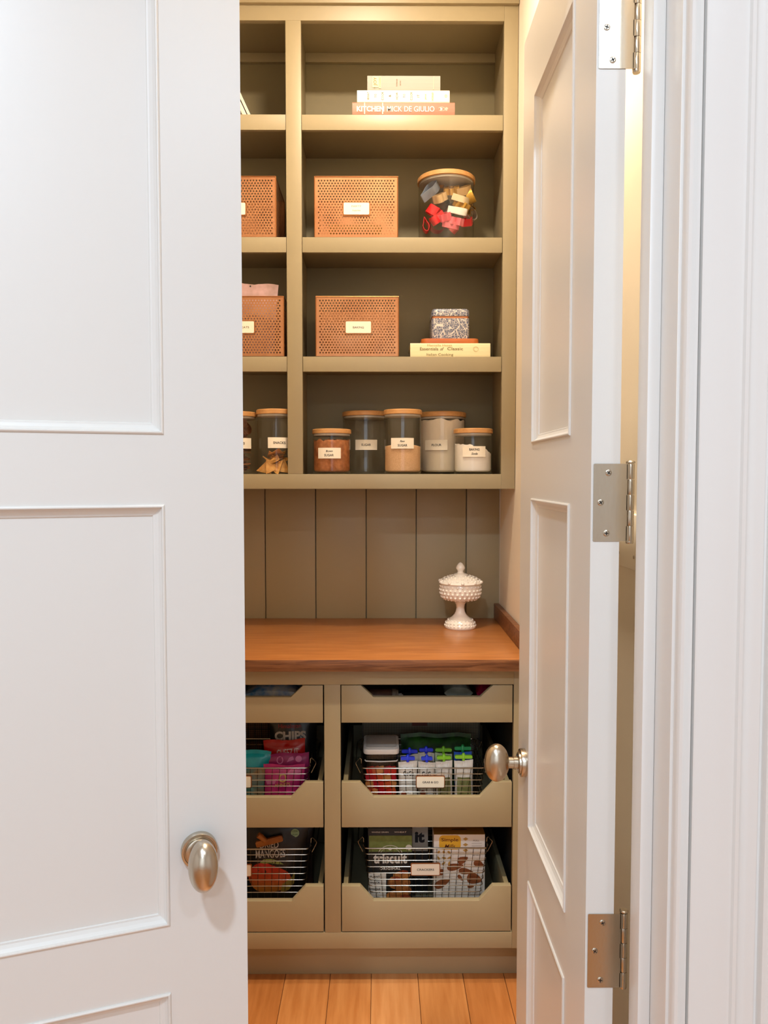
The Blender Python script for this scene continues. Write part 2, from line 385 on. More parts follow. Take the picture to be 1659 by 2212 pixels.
for (a, b) in (xs_l, xs_r):
    UP(a - .0115, b + .0115, YI - .016, YI, 2.862, 2.8925, 'nailer')
    for z in SH:
        UP(a + .0012, b - .0012, YF + .003, YF + .0185, z - .0465, z, 'shelf_nosing')
        UP(a - .0115, b + .0115, YF + .0195, YI, z - .0215, z - .0003, 'shelf')

# ================================================================== lower cabinet with drawers, counter
YC = 2.135; CT = .9525
lo = thing('base_cabinet', 'olive painted base cabinet with pull-out scooped drawers under the wood counter', 'cabinet', (0, YC, 0))
def LO(x0, x1, y0, y1, z0, z1, name, m='olive', bev=.0012, p=None, **k): return B(x0, x1, y0 - YC, y1 - YC, z0, z1).build(name, m, p or lo, bevel=bev, **k)
ob, ot = .1579, .873; OR = (-.1103, .3776); OL = (-.644, -.1561)
LO(XL + .001, OL[0], YC, YC + .019, .1103, .918, 'stile'); LO(OL[1], OR[0], YC, YC + .019, ob, ot, 'stile'); LO(OR[1], XR - .0015, YC, YC + .019, .1103, .918, 'stile')
LO(OL[0], OR[1], YC, YC + .019, ot, .918, 'rail'); LO(OL[0], OR[1], YC, YC + .019, .1103, ob, 'rail')
LO(XL + .001, XR - .0015, 2.19, 2.205, 0, .125, 'toe_kick')
LO(XL + .001, XR - .0015, YC + .0195, 2.70, .126, .15, 'bottom_panel')
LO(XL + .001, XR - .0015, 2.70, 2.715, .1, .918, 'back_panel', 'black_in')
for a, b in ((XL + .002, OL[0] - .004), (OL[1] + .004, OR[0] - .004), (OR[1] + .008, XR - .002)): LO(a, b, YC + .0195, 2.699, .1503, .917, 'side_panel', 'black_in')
def drawer(x0, x1, zb, zc, zn, nl, nr, yd, label=None):
    x0 += .0025; x1 -= .0035
    pl = [(x0, zb), (x1, zb), (x1, zc), (x1 - nr[0], zc), (x1 - nr[1], zn), (x0 + nl[1], zn), (x0 + nl[0], zc), (x0, zc)]
    d = MB().prism([(p[0], p[1]) for p in pl], 'y', 0, .018).build('drawer', 'olive', lo, bevel=.0012)
    hs = zc - .001
    for a, b in ((x0 + .004, x0 + .017), (x1 - .017, x1 - .004)):
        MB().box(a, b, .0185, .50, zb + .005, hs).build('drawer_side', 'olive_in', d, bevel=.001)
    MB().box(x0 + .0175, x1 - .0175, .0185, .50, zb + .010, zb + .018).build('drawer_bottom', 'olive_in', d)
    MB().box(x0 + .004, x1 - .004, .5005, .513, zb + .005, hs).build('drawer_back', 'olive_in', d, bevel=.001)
    return d
nl = (.052, .0905); nr = (.052, .0905)
for (x0, x1) in (OL, OR):
    drawer(x0, x1, .7648, .8710, .8374, (.055, .0905), (.055, .0905), 0)
    drawer(x0, x1, .464, .5936, .5509, nl, nr, 0)
    drawer(x0, x1, .1610, .2932, .250, nl, nr, 0)
    for z in (.77, .47): pass
ct = thing('countertop', 'dark stained wood countertop with low side splash on the base cabinet', 'countertop', (0, 2.0978, CT - .033))
MB().box(XL + .001, XR - .0015, 0, YB - .001 - 2.0978, .0, .033).build('top_slab', ['counter', 'counter_edge'], ct, bevel=.002)
o = ct.children[0]
for p in o.data.polygons:
    if p.normal.y < -.6: p.material_index = 1
B(XR - .0195, XR - .0015, .0335, YB - .002 - 2.0978, .0332, .0865).build('side_splash', 'counter_edge', ct, bevel=.001)

# ================================================================== books
def book(label, x0, x1, y0, z0, th, dep, cover, cat='book', group=None, page='#e9dfc8', name='cookbook', rough=.5):
    t = thing(name, label, cat, ((x0 + x1) / 2, y0, z0), group=group); w = (x1 - x0) / 2
    cm = flat('cover', cover, rough)
    m = MB(); n = 7; pts = []
    for k in range(n): a = -pi / 2 + pi * k / (n - 1); pts.append((-cos(a) * .003, th / 2 + sin(a) * th / 2))
    poly = [(.0, 0)] + [(p[0], p[1]) for p in pts[1:-1]] + [(0, th), (dep, th), (dep, th - .0025), (.004, th - .0025), (.004, .0025), (dep, .0025), (dep, 0)]
    m.prism([(p[0] + .003, p[1]) for p in poly], 'x', -w, w).build('cover', cm, t)
    B(-w + .003, w - .003, .0075, dep - .002, .0026, th - .0026).build('page_block', flat('pages', page, .8), t)
    return t
S1 = SH[0]
b1 = book('thick brown cookbook at the bottom of the stack, white lettering across the spine', -.0837, .2320, 2.422, S1, .0395, .2, '#a5705a')
m = MB().text('KITCHEN', -.1020, .0190, .084, .0165, -.0006, bold=.03).text('MICK DE GIULIO', .0220, .0190, .146, .0165, -.0006, bold=.006)
m.ringarc(.1170, .019, .011, .006, .0008, -140, 150, -.0006).poly([(.113, .024), (.121, .019), (.114, .014)], -.0006).text('idp', .132, .019, .010, .011, -.0006, rot=90)
m.build('lettering', flat('white_ink', '#f2e8da', .6), b1)
for a in (-.1215, -.066): B(a, a + .003, -.0004, .002, .003, .037).build('spine_stripe', flat('stripe', '#e5cfc2', .6), b1)
b2 = book('cream cookbook in the middle of the stack, thin dark letters set sideways', -.0690, .2160, 2.424, S1 + .0397, .0372, .19, '#f3ead2')
m = MB(); cols = [('WHAT', .024, -.108), ('TO', .011, -.0855), ('COOK', .025, -.064), ('&', .007, -.0415), ('HOW', .021, -.0195), ('TO', .011, .0025), ('COOK', .025, .0245), ('IT', .009, .0460)]
for tx, hh, cx in cols: m.text(tx, cx, .0195, hh, .0072, -.0006, rot=90, bold=.0, space=1.15)
m.build('lettering', 'ink', b2)
m = MB().text('JANE', .0690, .0170, .018, .006, -.0006, rot=90).text('HORNBY', .0900, .0190, .026, .006, -.0006, rot=90).ringarc(.1310, .0190, .0045, .0045, .0007, 0, 360, -.0006).text('o', .1310, .019, .003, .006, -.0006)
m.build('gold_lettering', 'inkgold', b2)
b3 = book('worn grey cloth cookbook lying on top of the stack', -.0375, .1875, 2.428, S1 + .0772, .0455, .165, '#aaa39b', rough=.85)
m = MB(); m.rrect(-.0965, -.0780, .009, .043, .0015, -.0006, -.0002); m.rrect(-.0770, -.0700, .006, .043, .002, -.0006, -.0002); m.build('spine_label', flat('label_paper', '#e6d5a6', .7), b3)
m = MB().text('JOY', -.0872, .0270, .026, .0125, -.0009, rot=90, bold=.01).text('THE', -.0900, .0075, .0055, .003, -.0009, rot=90).text('of COOKING', -.0735, .0245, .03, .004, -.0009, rot=90)
m.text('ROMBAUER', -.0215, .0235, .022, .0035, -.0009, rot=90).text('BECKER', -.0105, .022, .014, .0033, -.0009, rot=90)
m.build('lettering', flat('brown_ink', '#7d5a2c', .7), b3)
MB().box(.0905, .0925, -.0003, .002, .004, .0425).build('spine_band', flat('band', '#cbb9a4', .8), b3)
# leaning books far left
for k, (dx, col, nm) in enumerate(((0, '#e8e2da', 'white spined'), (-.024, '#2c241f', 'black spined'))):
    t = thing('cookbook', ('slim black cookbook leaning on the top shelf by the left door edge', 'slim white cookbook leaning behind the black one on the top shelf')[0 if k else 1], 'book', (-.396 - (.0145 if not k else 0), 2.44, S1 + .0060), (0, R(-25), 0))
    th = .012
    B(-th, 0, 0, .17, 0, .215).build('cover', flat('cover', '#2c241f' if k else '#e8e2da', .5), t, bevel=.001)
    B(-th + .002, -.002, -.0005, .168, .001, .2155).build('page_block', flat('pages', '#e9dfc8', .8), t)

# ================================================================== perforated copper bins
def perf(w, h, pitch, r, margin):
    m = MB(); rh = pitch * .866; nr_ = int((h - 2 * margin) / rh); nc = int((w - 2 * margin) / pitch); nc -= 0
    X0 = -(nc * pitch) / 2; Z0 = (h - nr_ * rh) / 2
    for j in range(nr_):
        off = pitch / 2 if j % 2 else 0; n = nc - (1 if j % 2 else 0)
        za = Z0 + j * rh; zb = za + rh
        for i in range(n):
            a = X0 + off + i * pitch; b = a + pitch; cx = (a + b) / 2; cz = (za + zb) / 2
            o = [(b, zb), (cx, zb), (a, zb), (a, cz), (a, za), (cx, za), (b, za), (b, cz)]
            v = [(p[0], 0, p[1]) for p in o] + [(cx + r * cos(R(45 * k + 45)), 0, cz + r * sin(R(45 * k + 45))) for k in range(8)]
            m.add(v, [(k, (k + 1) % 8, 8 + (k + 1) % 8, 8 + k) for k in range(8)])
        m.add([(-w / 2, 0, za), (X0 + off, 0, za), (X0 + off, 0, zb), (-w / 2, 0, zb)], [(0, 1, 2, 3)])
        m.add([(X0 + off + n * pitch, 0, za), (w / 2, 0, za), (w / 2, 0, zb), (X0 + off + n * pitch, 0, zb)], [(0, 1, 2, 3)])
    m.add([(-w / 2, 0, 0), (w / 2, 0, 0), (w / 2, 0, Z0), (-w / 2, 0, Z0)], [(0, 1, 2, 3)])
    m.add([(-w / 2, 0, h - Z0), (w / 2, 0, h - Z0), (w / 2, 0, h), (-w / 2, 0, h)], [(0, 1, 2, 3)])
    return m
BW, BD, BH = .257, .22, .185
pf = perf(BW, BH, .0093, .0026, .004); ps = perf(BD, BH, .0093, .0026, .004)
proto = {}
def bin_(label, x1, z, y, lx, lz, lines, group='perforated copper bins'):
    t = thing('perforated_bin', label, 'bin', (x1 - BW / 2, y, z), group=group)
    if not proto:
        f = pf.build('front_panel', 'copper', t, weld=True); sd = ps.build('side_panel', 'copper', t, weld=True)
        proto['f'] = f.data; proto['s'] = sd.data; sd.rotation_euler = (0, 0, R(90)); sd.location = (BW / 2, BD / 2, 0)
    else:
        f = bpy.data.objects.new('front_panel', proto['f']); C.objects.link(f); f.parent = t
        sd = bpy.data.objects.new('side_panel', proto['s']); C.objects.link(sd); sd.parent = t; sd.rotation_euler = (0, 0, R(90)); sd.location = (BW / 2, BD / 2, 0)
    s2 = bpy.data.objects.new('side_panel', proto['s']); C.objects.link(s2); s2.parent = t; s2.rotation_euler = (0, 0, R(90)); s2.location = (-BW / 2, BD / 2, 0)
    bk = bpy.data.objects.new('back_panel', proto['f']); C.objects.link(bk); bk.parent = t; bk.location = (0, BD, 0)
    B(-BW / 2, BW / 2, 0, BD, .0, .0012).build('base_panel', 'copper', t)
    w2 = BW / 2
    MB().tube([(-w2, 0, BH), (w2, 0, BH), (w2, BD, BH), (-w2, BD, BH)], .0019, 6, True).build('rim', 'copper2', t, smooth=True)
    if 'e' not in proto:
        e = MB()
        for sx in (-w2, w2):
            for sy in (0, BD): e.tube([(sx, sy, .001), (sx, sy, BH)], .0016, 6)
        proto['e'] = 1
        for sx in (-w2, w2): e.tube([(sx, 0, .001), (sx, BD, .001)], .0016, 6)
        proto['em'] = e
    proto['em'].build('corner_seam', 'copper2', t, smooth=True)
    lh = MB().rrect(lx - .0425, lx + .0425, lz - .021, lz + .021, .004, -.003, -.0006).build('label_holder', 'copper2', t)
    MB().rrect(lx - .0395, lx + .0395, lz - .0175, lz + .0185, .003, -.0042, -.0028).build('label_card', 'card', lh)
    m = MB()
    for (tx, dx, dz, ww, hh, sh) in lines: m.text(tx, lx + dx, lz + dz, ww, hh, -.0046, shear=sh)
    m.build('lettering', 'ink' if lines and lines[0][0] != 'PARTY' else 'inkg', lh)
    return t
bin_('copper mesh bin beside the jar of cookie cutters, its card reading PARTY', .0562, SH[1] + .001, 2.425, -.0715 + .0723, .0865, [('PARTY', 0, .0075, .030, .0055, 0), ('Supplies', 0, -.0055, .026, .006, .3)])
bin_('copper mesh bin beside the patterned box, its card reading BAKING', .0590, SH[2] + .001, 2.425, .0035, .0895, [('BAKING', 0, 0, .034, .006, 0)])
bin_('copper mesh bin on the second shelf, half hidden behind the left door', -.3215, SH[1] + .001, 2.425, -.0045, .0855, [('PARTY', 0, 0, .03, .0055, 0)])
bin_('copper mesh bin on the third shelf with a plastic bag poking out of its top', -.2990, SH[2] + .001, 2.425, -.0030, .0895, [('TREATS', .006, 0, .036, .006, 0)])

# ================================================================== pouches
def pouch(label, cat, w, h, d, loc, rot, col, rough=.3, name='snack_pouch', seed=0, group=None, var=None, metal=0, prints=(), seal=.08, alpha=None):
    rnd = random.Random(seed)
    ox = rnd.uniform(0, 50)
    def f(x, z):
        u = max(-1, min(1, 2 * x / w)); v = max(0, min(1, z / h))
        if v > 1 - seal: return .0009 + .0006 * sin(x * 900)
        k = v / (1 - seal)
        e = (1 - abs(u) ** 3.2) * (max(0, sin(pi * min(1, k * .86 + .12))) ** .55)
        return .0009 + d / 2 * e + .0045 * e * noise(x * 38 + ox, z * 26, ox) + .0022 * e * noise(x * 110, z * 45 + ox, 2)
    nx, nz = 22, 26; m = MB(); vs = []; fs = []
    top = lambda x: h + .0025 * sin(x * 55 + ox) + .0015 * noise(x * 90, ox)
    for side in (-1, 1):
        for j in range(nz + 1):
            for i in range(nx + 1):
                x = -w / 2 + w * i / nx; v = j / nz; z = top(x) * v
                sq = 1 - .05 * sin(pi * v)
                vs.append((x * sq, side * f(x, h * v), z))
    n = (nx + 1) * (nz + 1)
    for s_ in (0, 1):
        for j in range(nz):
            for i in range(nx): a = s_ * n + j * (nx + 1) + i; fs.append((a, a + 1, a + nx + 2, a + nx + 1))
    per = [i for i in range(nx + 1)] + [(j) * (nx + 1) + nx for j in range(1, nz + 1)] + [nz * (nx + 1) + i for i in range(nx - 1, -1, -1)] + [j * (nx + 1) for j in range(nz - 1, 0, -1)]
    for a, b in zip(per, per[1:] + per[:1]): fs.append((a, b, b + n, a + n))
    m.add(vs, fs)
    t = thing(name, label, cat, loc, rot, group)
    mt = mat('packet_film', col, rough, metal, var=var, vs=25) if not alpha else alpha
    m.build('packet', mt, t, smooth=True)
    for (nm, fn, pm) in prints:
        q = MB(); q.rings = 9; fn(q); q.map(lambda x, y, z: (x, -f(x, max(0, min(h, z))) - .0010 + y, z))
        o = q.build(nm, pm, t)
        if nm not in ('mango_picture',): o['kind'] = 'stuff'
    return t
pouch('clear plastic bag with pink edge poking out of the copper bin on the third shelf', 'bag', .14, .232, .02, (-.402, 2.47, SH[2] + .004), (0, R(3), 0), '#c9a3a4', .2, 'zip_bag', 3, var='#a98a82',
      prints=[('hang_hole', lambda q: q.disc(-.018, .2235, .0035, .0025), 'ink')])
pouch('mustard yellow packet lying inside the copper bin marked PARTY', 'packet', .18, .085, .06, (-.08, 2.57, SH[1] + .004), (0, 0, 0), '#8a6420', .5, 'food_packet', 4)
pouch('orange kraft packet standing inside the copper bin marked BAKING', 'packet', .17, .10, .06, (-.10, 2.57, SH[2] + .004), (0, 0, 0), '#80501e', .5, 'food_packet', 5)

# ================================================================== jars
def jar(label, cx, cy, zb, r, h, lid_h, card=None, lines=(), group='glass jars with bamboo lids', lidr=None, card_w=.0715):
    t = thing('storage_jar', label, 'jar', (cx, cy, zb), group=group)
    hb = h - lid_h
    m = MB().lathe([(r * .86, 0), (r * .95, .001), (r * .99, .005), (r, .010), (r, hb)], 56, cap=False)
    m.add([(r * .86 * cos(2 * pi * k / 56), r * .86 * sin(2 * pi * k / 56), 0) for k in range(56)], [tuple(range(56))])
    m.build('glass_body', 'glass', t, smooth=True)
    MB().lathe([(r * .80, .005), (r * .92, .006), (r * .975, .011)], 48, cap=False).build('glass_base', 'glass', t, smooth=True)
    lr = lidr or r * 1.035
    MB().lathe([(lr - .002, 0), (lr, .001), (lr, lid_h - .0025), (lr - .0025, lid_h)], 64).build('lid', 'bamboo', t, smooth=True, loc=(0, 0, hb + .0003))
    MB().lathe([(r - .004, -.007), (r - .002, -.006), (r - .002, 0)], 48).build('seal_ring', flat('silicone', '#b9b2a6', .5), t, smooth=True, loc=(0, 0, hb))
    if card:
        dx, dz = card
        cw = card_w; n = 14; hh = .0335
        def surf(x): return -math.sqrt(max(1e-9, (r + .0008) ** 2 - x * x))
        a0 = math.asin(max(-1, min(1, (dx - cw / 2) / (r + .002)))); a1 = math.asin(max(-1, min(1, (dx + cw / 2) / (r + .002))))
        vs = []; fs = []
        for k in range(n + 1):
            a = a0 + (a1 - a0) * k / n
            for rr in (r + .0006, r + .0022):
                for z in (dz - hh / 2, dz + hh / 2): vs.append((rr * sin(a), -rr * cos(a), z))
        for k in range(n):
            b = 4 * k; c = b + 4
            fs += [(b, c, c + 1, b + 1), (b + 2, b + 3, c + 3, c + 2), (b + 1, c + 1, c + 3, b + 3), (b, b + 2, c + 2, c)]
        fs += [(0, 1, 3, 2), (4 * n, 4 * n + 2, 4 * n + 3, 4 * n + 1)]
        cd = MB().add(vs, fs).build('label_card', 'card', t, smooth=True)
        m = MB()
        for (tx, ddx, ddz, ww, h2, sh) in lines: m.text(tx, dx + ddx, dz + ddz, ww, h2, 0, shear=sh, bold=.012)
        m.map(lambda x, y, z: (x, -math.sqrt(max(1e-9, (r + .0027) ** 2 - x * x)), z)); m.build('lettering', 'ink', cd)
    return t
def fill(label, cx, cy, zb, r, h, m, name, cat='baking ingredient', amp=.006, fr=30, tilt=0, mound=0, seed=0):
    n = 44; nr = 10; q = MB(); vs = []; fs = []
    def top(x, y): return h + amp * noise(x * fr + seed, y * fr, seed) + amp * .5 * noise(x * fr * 2.7, y * fr * 2.7, seed + 3) + tilt * x + mound * (1 - (x * x + y * y) / r / r)
    prof_ = [(r * .80, .0), (r * .95, .003), (r, .008)]
    for (a, z) in prof_:
        for k in range(n): vs.append((a * cos(2 * pi * k / n), a * sin(2 * pi * k / n), z))
    for s_ in range(nr, 0, -1):
        for k in range(n):
            x = r * s_ / nr * cos(2 * pi * k / n); y = r * s_ / nr * sin(2 * pi * k / n); vs.append((x, y, top(x, y)))
    L = 3 + nr
    for i in range(L - 1):
        for k in range(n): fs.append((i * n + k, i * n + (k + 1) % n, (i + 1) * n + (k + 1) % n, (i + 1) * n + k))
    fs.append(tuple(range(n))); c = len(vs); vs.append((0, 0, top(0, 0)))
    for k in range(n): fs.append(((L - 1) * n + k, (L - 1) * n + (k + 1) % n, c))
    o = q.add(vs, fs).build(name, m, smooth=True, loc=(cx, cy, zb + .0065))
    return tag(o, label, cat, kind='stuff')
JZ = S4 + .0003
cxs = {'brown': -.154, 'raw': .0745, 'soda': .301, 'sugar': -.047, 'flour': .213, 'snack': -.333, 'left': -.4595}
jar('short glass jar of brown sugar with bamboo lid, left in the right bay', cxs['brown'], 2.484, JZ, .0605, .1425, .0145, (-.004, .0655), [('Brown', 0, .0065, .022, .0065, .35), ('SUGAR', -.001, -.0065, .030, .0075, 0)])
jar('tall slim glass jar of raw sugar with a bamboo lid, in front in the middle', cxs['raw'], 2.484, JZ, .0597, .2045, .0155, (-.0025, .0965), [('Raw', 0, .0065, .016, .0065, .35), ('SUGAR', 0, -.0065, .030, .0075, 0)])
jar('short glass jar of white baking soda with a bamboo lid, rightmost of its shelf', cxs['soda'], 2.484, JZ, .0610, .1440, .0150, (-.003, .0705), [('BAKING', 0, .0065, .032, .0075, 0), ('Soda', 0, -.0065, .020, .0075, .35)])
jar('wide empty looking glass jar marked SUGAR, behind the brown sugar jar', cxs['sugar'], 2.612, JZ, .0765, .2085, .0155, (.003, .0960), [('SUGAR', 0, 0, .031, .0075, 0)])
jar('wide bamboo-lidded glass jar of flour behind the raw sugar jar', cxs['flour'], 2.612, JZ, .0765, .2065, .0165, (-.0255, .0955), [('FLOUR', 0, 0, .031, .0075, 0)])
jar('glass jar of tortilla chips marked SNACKS beside the face frame divider', cxs['snack'], 2.484, JZ, .0605, .2045, .0155, (.018, .0980), [('SNACKS', 0, 0, .037, .0075, 0)])
jar('glass jar of crackers cut off by the left door edge', cxs['left'], 2.500, JZ, .0605, .1980, .0150, (.014, .0970), [('SNACKS', 0, 0, .037, .0075, 0)])
fill('brown sugar packed in lumps in the short left jar', cxs['brown'], 2.484, JZ, .0575, .1000, 'bsugar', 'brown_sugar', amp=.009, fr=60)
fill('golden raw sugar half filling the tall front jar', cxs['raw'], 2.484, JZ, .0568, .0820, 'rawsugar', 'raw_sugar', amp=.001, mound=.008)
fill('white baking soda sloping down to the right in its jar', cxs['soda'], 2.484, JZ, .0580, .0760, 'soda', 'baking_soda', amp=.010, fr=30, tilt=-.22)
fill('pale flour filling the wide right rear jar nearly to the top', cxs['flour'], 2.612, JZ, .0735, .1730, 'flour', 'flour', amp=.008, fr=30)
# tortilla chips and crackers
rnd = random.Random(11)
def chipmesh(sz, th, kind):
    m = MB(); vs = []; fs = []; n = 15
    if kind == 'chip': ring = [Vector((cos(R(90 + 120 * i)), sin(R(90 + 120 * i)), 0)) for i in range(3)]; pts = [ring[i].lerp(ring[(i + 1) % 3], t / 5) for i in range(3) for t in range(5)]
    else: pts = [Vector((cos(2 * pi * k / n), sin(2 * pi * k / n), 0)) * (1 + .03 * (k % 2)) for k in range(n)]
    for s_ in (-1, 1):
        for f_ in (1, .55):
            for p in pts: q = p * f_ * sz; vs.append((q.x, q.y, s_ * th / 2 + .22 * q.x * q.x / sz * (1 if kind == 'chip' else .1) + .0006 * noise(q.x * 90, q.y * 90, s_)))
        vs.append((0, 0, s_ * th / 2))
    K = 2 * n + 1
    for s_ in (0, 1):
        o_ = s_ * K
        for k in range(n): j = (k + 1) % n; fs += [(o_ + k, o_ + j, o_ + n + j, o_ + n + k), (o_ + n + k, o_ + n + j, o_ + 2 * n)]
    for k in range(n): j = (k + 1) % n; fs.append((k, j, K + j, K + k))
    return m.add(vs, fs)
first = None
hand = [(-.030, -.030, .018, 78, 12, 20), (-.012, -.040, .022, 70, -25, 60), (.006, -.038, .020, 66, 35, 0), (.026, -.034, .020, 72, 10, 40), (.000, -.030, .045, 40, -15, 10), (-.028, -.014, .046, 25, 20, 80), (.028, -.014, .044, 20, -20, 33)]
for k in range(24):
    if k < len(hand): x, y, z, a, b, c = hand[k]; rot = (R(a), R(b), R(c) - .6)
    else:
        rr = rnd.uniform(0, .024); an = rnd.uniform(0, 2 * pi); x, y, z = rr * cos(an), rr * sin(an) + .006, .014 + .0034 * (k - 7); rot = (rnd.uniform(-.35, .35), rnd.uniform(-.35, .35), rnd.uniform(0, 6))
    if first is None: o = chipmesh(.030, .0016, 'chip').build('tortilla_chip', 'chip', smooth=True); first = o
    else: o = first.copy(); C.objects.link(o)
    o.location = (cxs['snack'] + x, 2.484 + y, JZ + z); o.rotation_euler = rot; tag(o, 'golden triangular tortilla chip in the jar marked SNACKS', 'chip', 'tortilla chips in the snack jar')
first = None
for k in range(44):
    rr = rnd.uniform(0, .026); an = rnd.uniform(0, 2 * pi)
    if first is None: o = chipmesh(.027, .0022, 'cracker').build('cracker', 'cracker', smooth=True); first = o
    else: o = first.copy(); C.objects.link(o)
    st = k >= 30
    o.location = (cxs['left'] + rr * cos(an), 2.500 + rr * sin(an), JZ + .011 + .0036 * k)
    o.rotation_euler = (rnd.uniform(-.3, .3) + (.8 if st else 0), rnd.uniform(-.3, .3), rnd.uniform(0, 6)); tag(o, 'brown baked cracker in the jar cut off by the left door', 'cracker', 'crackers in the left jar')
# jar of cookie cutters
RJ = (.2155, 2.53)
jar('big glass jar of coloured cookie cutters with a bamboo lid on the second shelf', RJ[0], RJ[1], SH[1] + .0006, .0890, .2165, .0150, lidr=.0930, group=None)
def band(path, wd, th, col, loc, rot, label, metal=.0, rough=.35):
    m = MB(); n = len(path); vs = []; fs = []
    for i in range(n):
        a = Vector(path[i - 1]); b = Vector(path[(i + 1) % n]); t = (b - a).normalized(); nn = Vector((-t.y, t.x)) * th / 2; p = Vector(path[i])
        for q in (p + nn, p - nn):
            vs += [(q.x, q.y, 0), (q.x, q.y, wd)]
    for i in range(n):
        j = (i + 1) % n; a = 4 * i; b = 4 * j
        fs += [(a, b, b + 1, a + 1), (a + 2, a + 3, b + 3, b + 2), (a + 1, b + 1, b + 3, a + 3), (a, a + 2, b + 2, b)]
    o = m.add(vs, fs).build('cookie_cutter', mat('cutter_finish', col, rough, metal), loc=loc, rot=rot)
    return tag(o, label, 'cookie cutter', 'cookie cutters in the big jar')
def shape(kind, s):
    n = 40; out = []
    for k in range(n):
        a = 2 * pi * k / n
        if kind == 'heart': x = .9 * sin(a) ** 3; y = (13 * cos(a) - 5 * cos(2 * a) - 2 * cos(3 * a) - cos(4 * a)) / 17
        elif kind == 'star': r = .72 + .28 * cos(5 * a); x, y = r * cos(a), r * sin(a)
        elif kind == 'flower': r = .8 + .2 * cos(6 * a); x, y = r * cos(a), r * sin(a)
        elif kind == 'bar': x = cos(a) ** 3 * .4 + cos(a) * .6; y = .38 * sin(a) + .12 * sin(2 * a)
        elif kind == 'bell': r = .75 + .15 * cos(2 * a) + .18 * cos(3 * a); x, y = r * cos(a), r * sin(a)
        else: x, y = cos(a), sin(a)
        out.append((x * s, y * s))
    return out
jx = lambda px: (px - 820) / F * 2.50
jz = lambda py: EYE + (1028 - py) / F * 2.50 - .0
cut = [('bar', .034, .024, '#8d98ab', 931, 432, -.045, (25, -48, 20), 'blue grey', .3), ('star', .024, .020, '#c58a35', 940, 410, .0, (60, -40, 30), 'copper', .5),
       ('heart', .026, .020, '#c8362c', 996, 416, .02, (30, 10, 20), 'red', .0), ('circle', .021, .020, '#d0a448', 1006, 438, -.02, (65, 30, 60), 'gold', .5),
       ('flower', .026, .018, '#d6ab55', 974, 430, -.03, (22, -20, 20), 'gold', .5), ('bell', .024, .022, '#dcbd8e', 950, 447, -.045, (12, -28, 30), 'tan', .2),
       ('bar', .028, .018, '#dcc7a0', 990, 448, -.040, (15, 10, 25), 'cream', .1), ('star', .024, .018, '#b58436', 1003, 458, .01, (100, 10, 30), 'bronze', .5),
       ('bar', .028, .018, '#f3efe6', 984, 472, -.055, (12, 14, -10), 'white', .1), ('heart', .026, .026, '#dd1a22', 932, 477, -.035, (18, 32, 20), 'bright red', .0),
       ('bar', .020, .028, '#d81822', 917, 499, -.010, (90, 78, 0), 'scarlet', .0), ('flower', .022, .020, '#e2606c', 958, 486, -.045, (25, -15, 0), 'pink', .0),
       ('star', .022, .020, '#e4747e', 982, 495, -.050, (18, 8, 10), 'rose', .0), ('heart', .020, .020, '#d8262e', 1008, 496, -.020, (22, -20, 20), 'crimson', .0),
       ('circle', .022, .016, '#c9bfb1', 1008, 476, .0, (70, 20, 30), 'silver', .7), ('bell', .024, .018, '#d8605a', 966, 502, .02, (20, 45, 0), 'coral', .0),
       ('star', .028, .018, '#8c8478', 962, 462, .03, (40, 45, 0), 'tin', .7), ('circle', .024, .018, '#b23a3a', 940, 498, .03, (70, 45, 0), 'brick red', .0)]
cut += [('heart', .026, .024, '#b98f44', 962, 418, .02, (30, 35, 10), 'ochre', .4), ('bar', .026, .022, '#c9a877', 1000, 432, -.035, (20, -25, 30), 'beige', .2),
        ('flower', .025, .024, '#c89b45', 990, 462, -.02, (20, 30, 0), 'amber', .4), ('bell', .024, .024, '#e0202a', 946, 490, -.04, (15, -35, 0), 'poppy red', 0), ('bar', .024, .02, '#d96b74', 970, 502, -.05, (15, 12, 0), 'pale rose', 0)]
for kd, s, wd, col, px_, py_, dy, rt, nm, me in cut:
    x = (px_ - 820) / F * (2.53 + dy); z = EYE + (1028 - py_) / F * (2.53 + dy)
    z = max(z, SH[1] + .024)
    band(shape(kd, s * 1.1), wd * 1.1, .0016, col, (x, 2.53 + dy, z), tuple(R(a) for a in rt), '%s %s shaped cookie cutter in the big glass jar' % (nm, {'bar': 'long wavy', 'circle': 'round'}.get(kd, kd)), me)

# ================================================================== patterned tin, trivet, cream book
bk = book('cream cookbook lying flat under the small wooden board on the third shelf', .0975, .3525, 2.466, SH[2] + .0003, .0495, .19, '#efe0b2')
m = MB().text('Essentials', -.0675, .0315, .058, .0095, -.0006, bold=.004).text('of', -.0265, .0315, .012, .010, -.0006, shear=.4).text('Classic', .0155, .0320, .050, .0095, -.0006, bold=.003).text('Italian Cooking', -.033, .0125, .085, .0105, -.0006)
m.build('lettering', flat('olive_ink', '#6f6238', .7), bk)
m = MB().text('Marcella Hazan', -.034, .0430, .078, .0065, -.0006).ringarc(.0810, .0305, .0085, .0085, .0008, 0, 360, -.0006).ringarc(.0810, .0305, .0060, .0060, .0006, 30, 300, -.0006)
m.build('pale_lettering', flat('gold_olive_ink', '#b7a468', .7), bk)
tv = thing('wooden_board', 'small orange brown wooden board between the cream book and the patterned box', 'board', (.226, 2.50, SH[2] + .0503))
m = MB(); pr = []
m.rrect(-.0925, .0925, -.02, .115, .018, 0, .0175, ax='z'); m.build('board_slab', mat('orange_wood', '#b35a26', .35, var='#c06c34', vs=8, vstretch=(1, 8, 8)), tv, bevel=.0035)
tn = thing('patterned_box', 'small square blue and white patterned box with lid, standing on the wooden board', 'box', (.2285, 2.555, SH[2] + .0680))
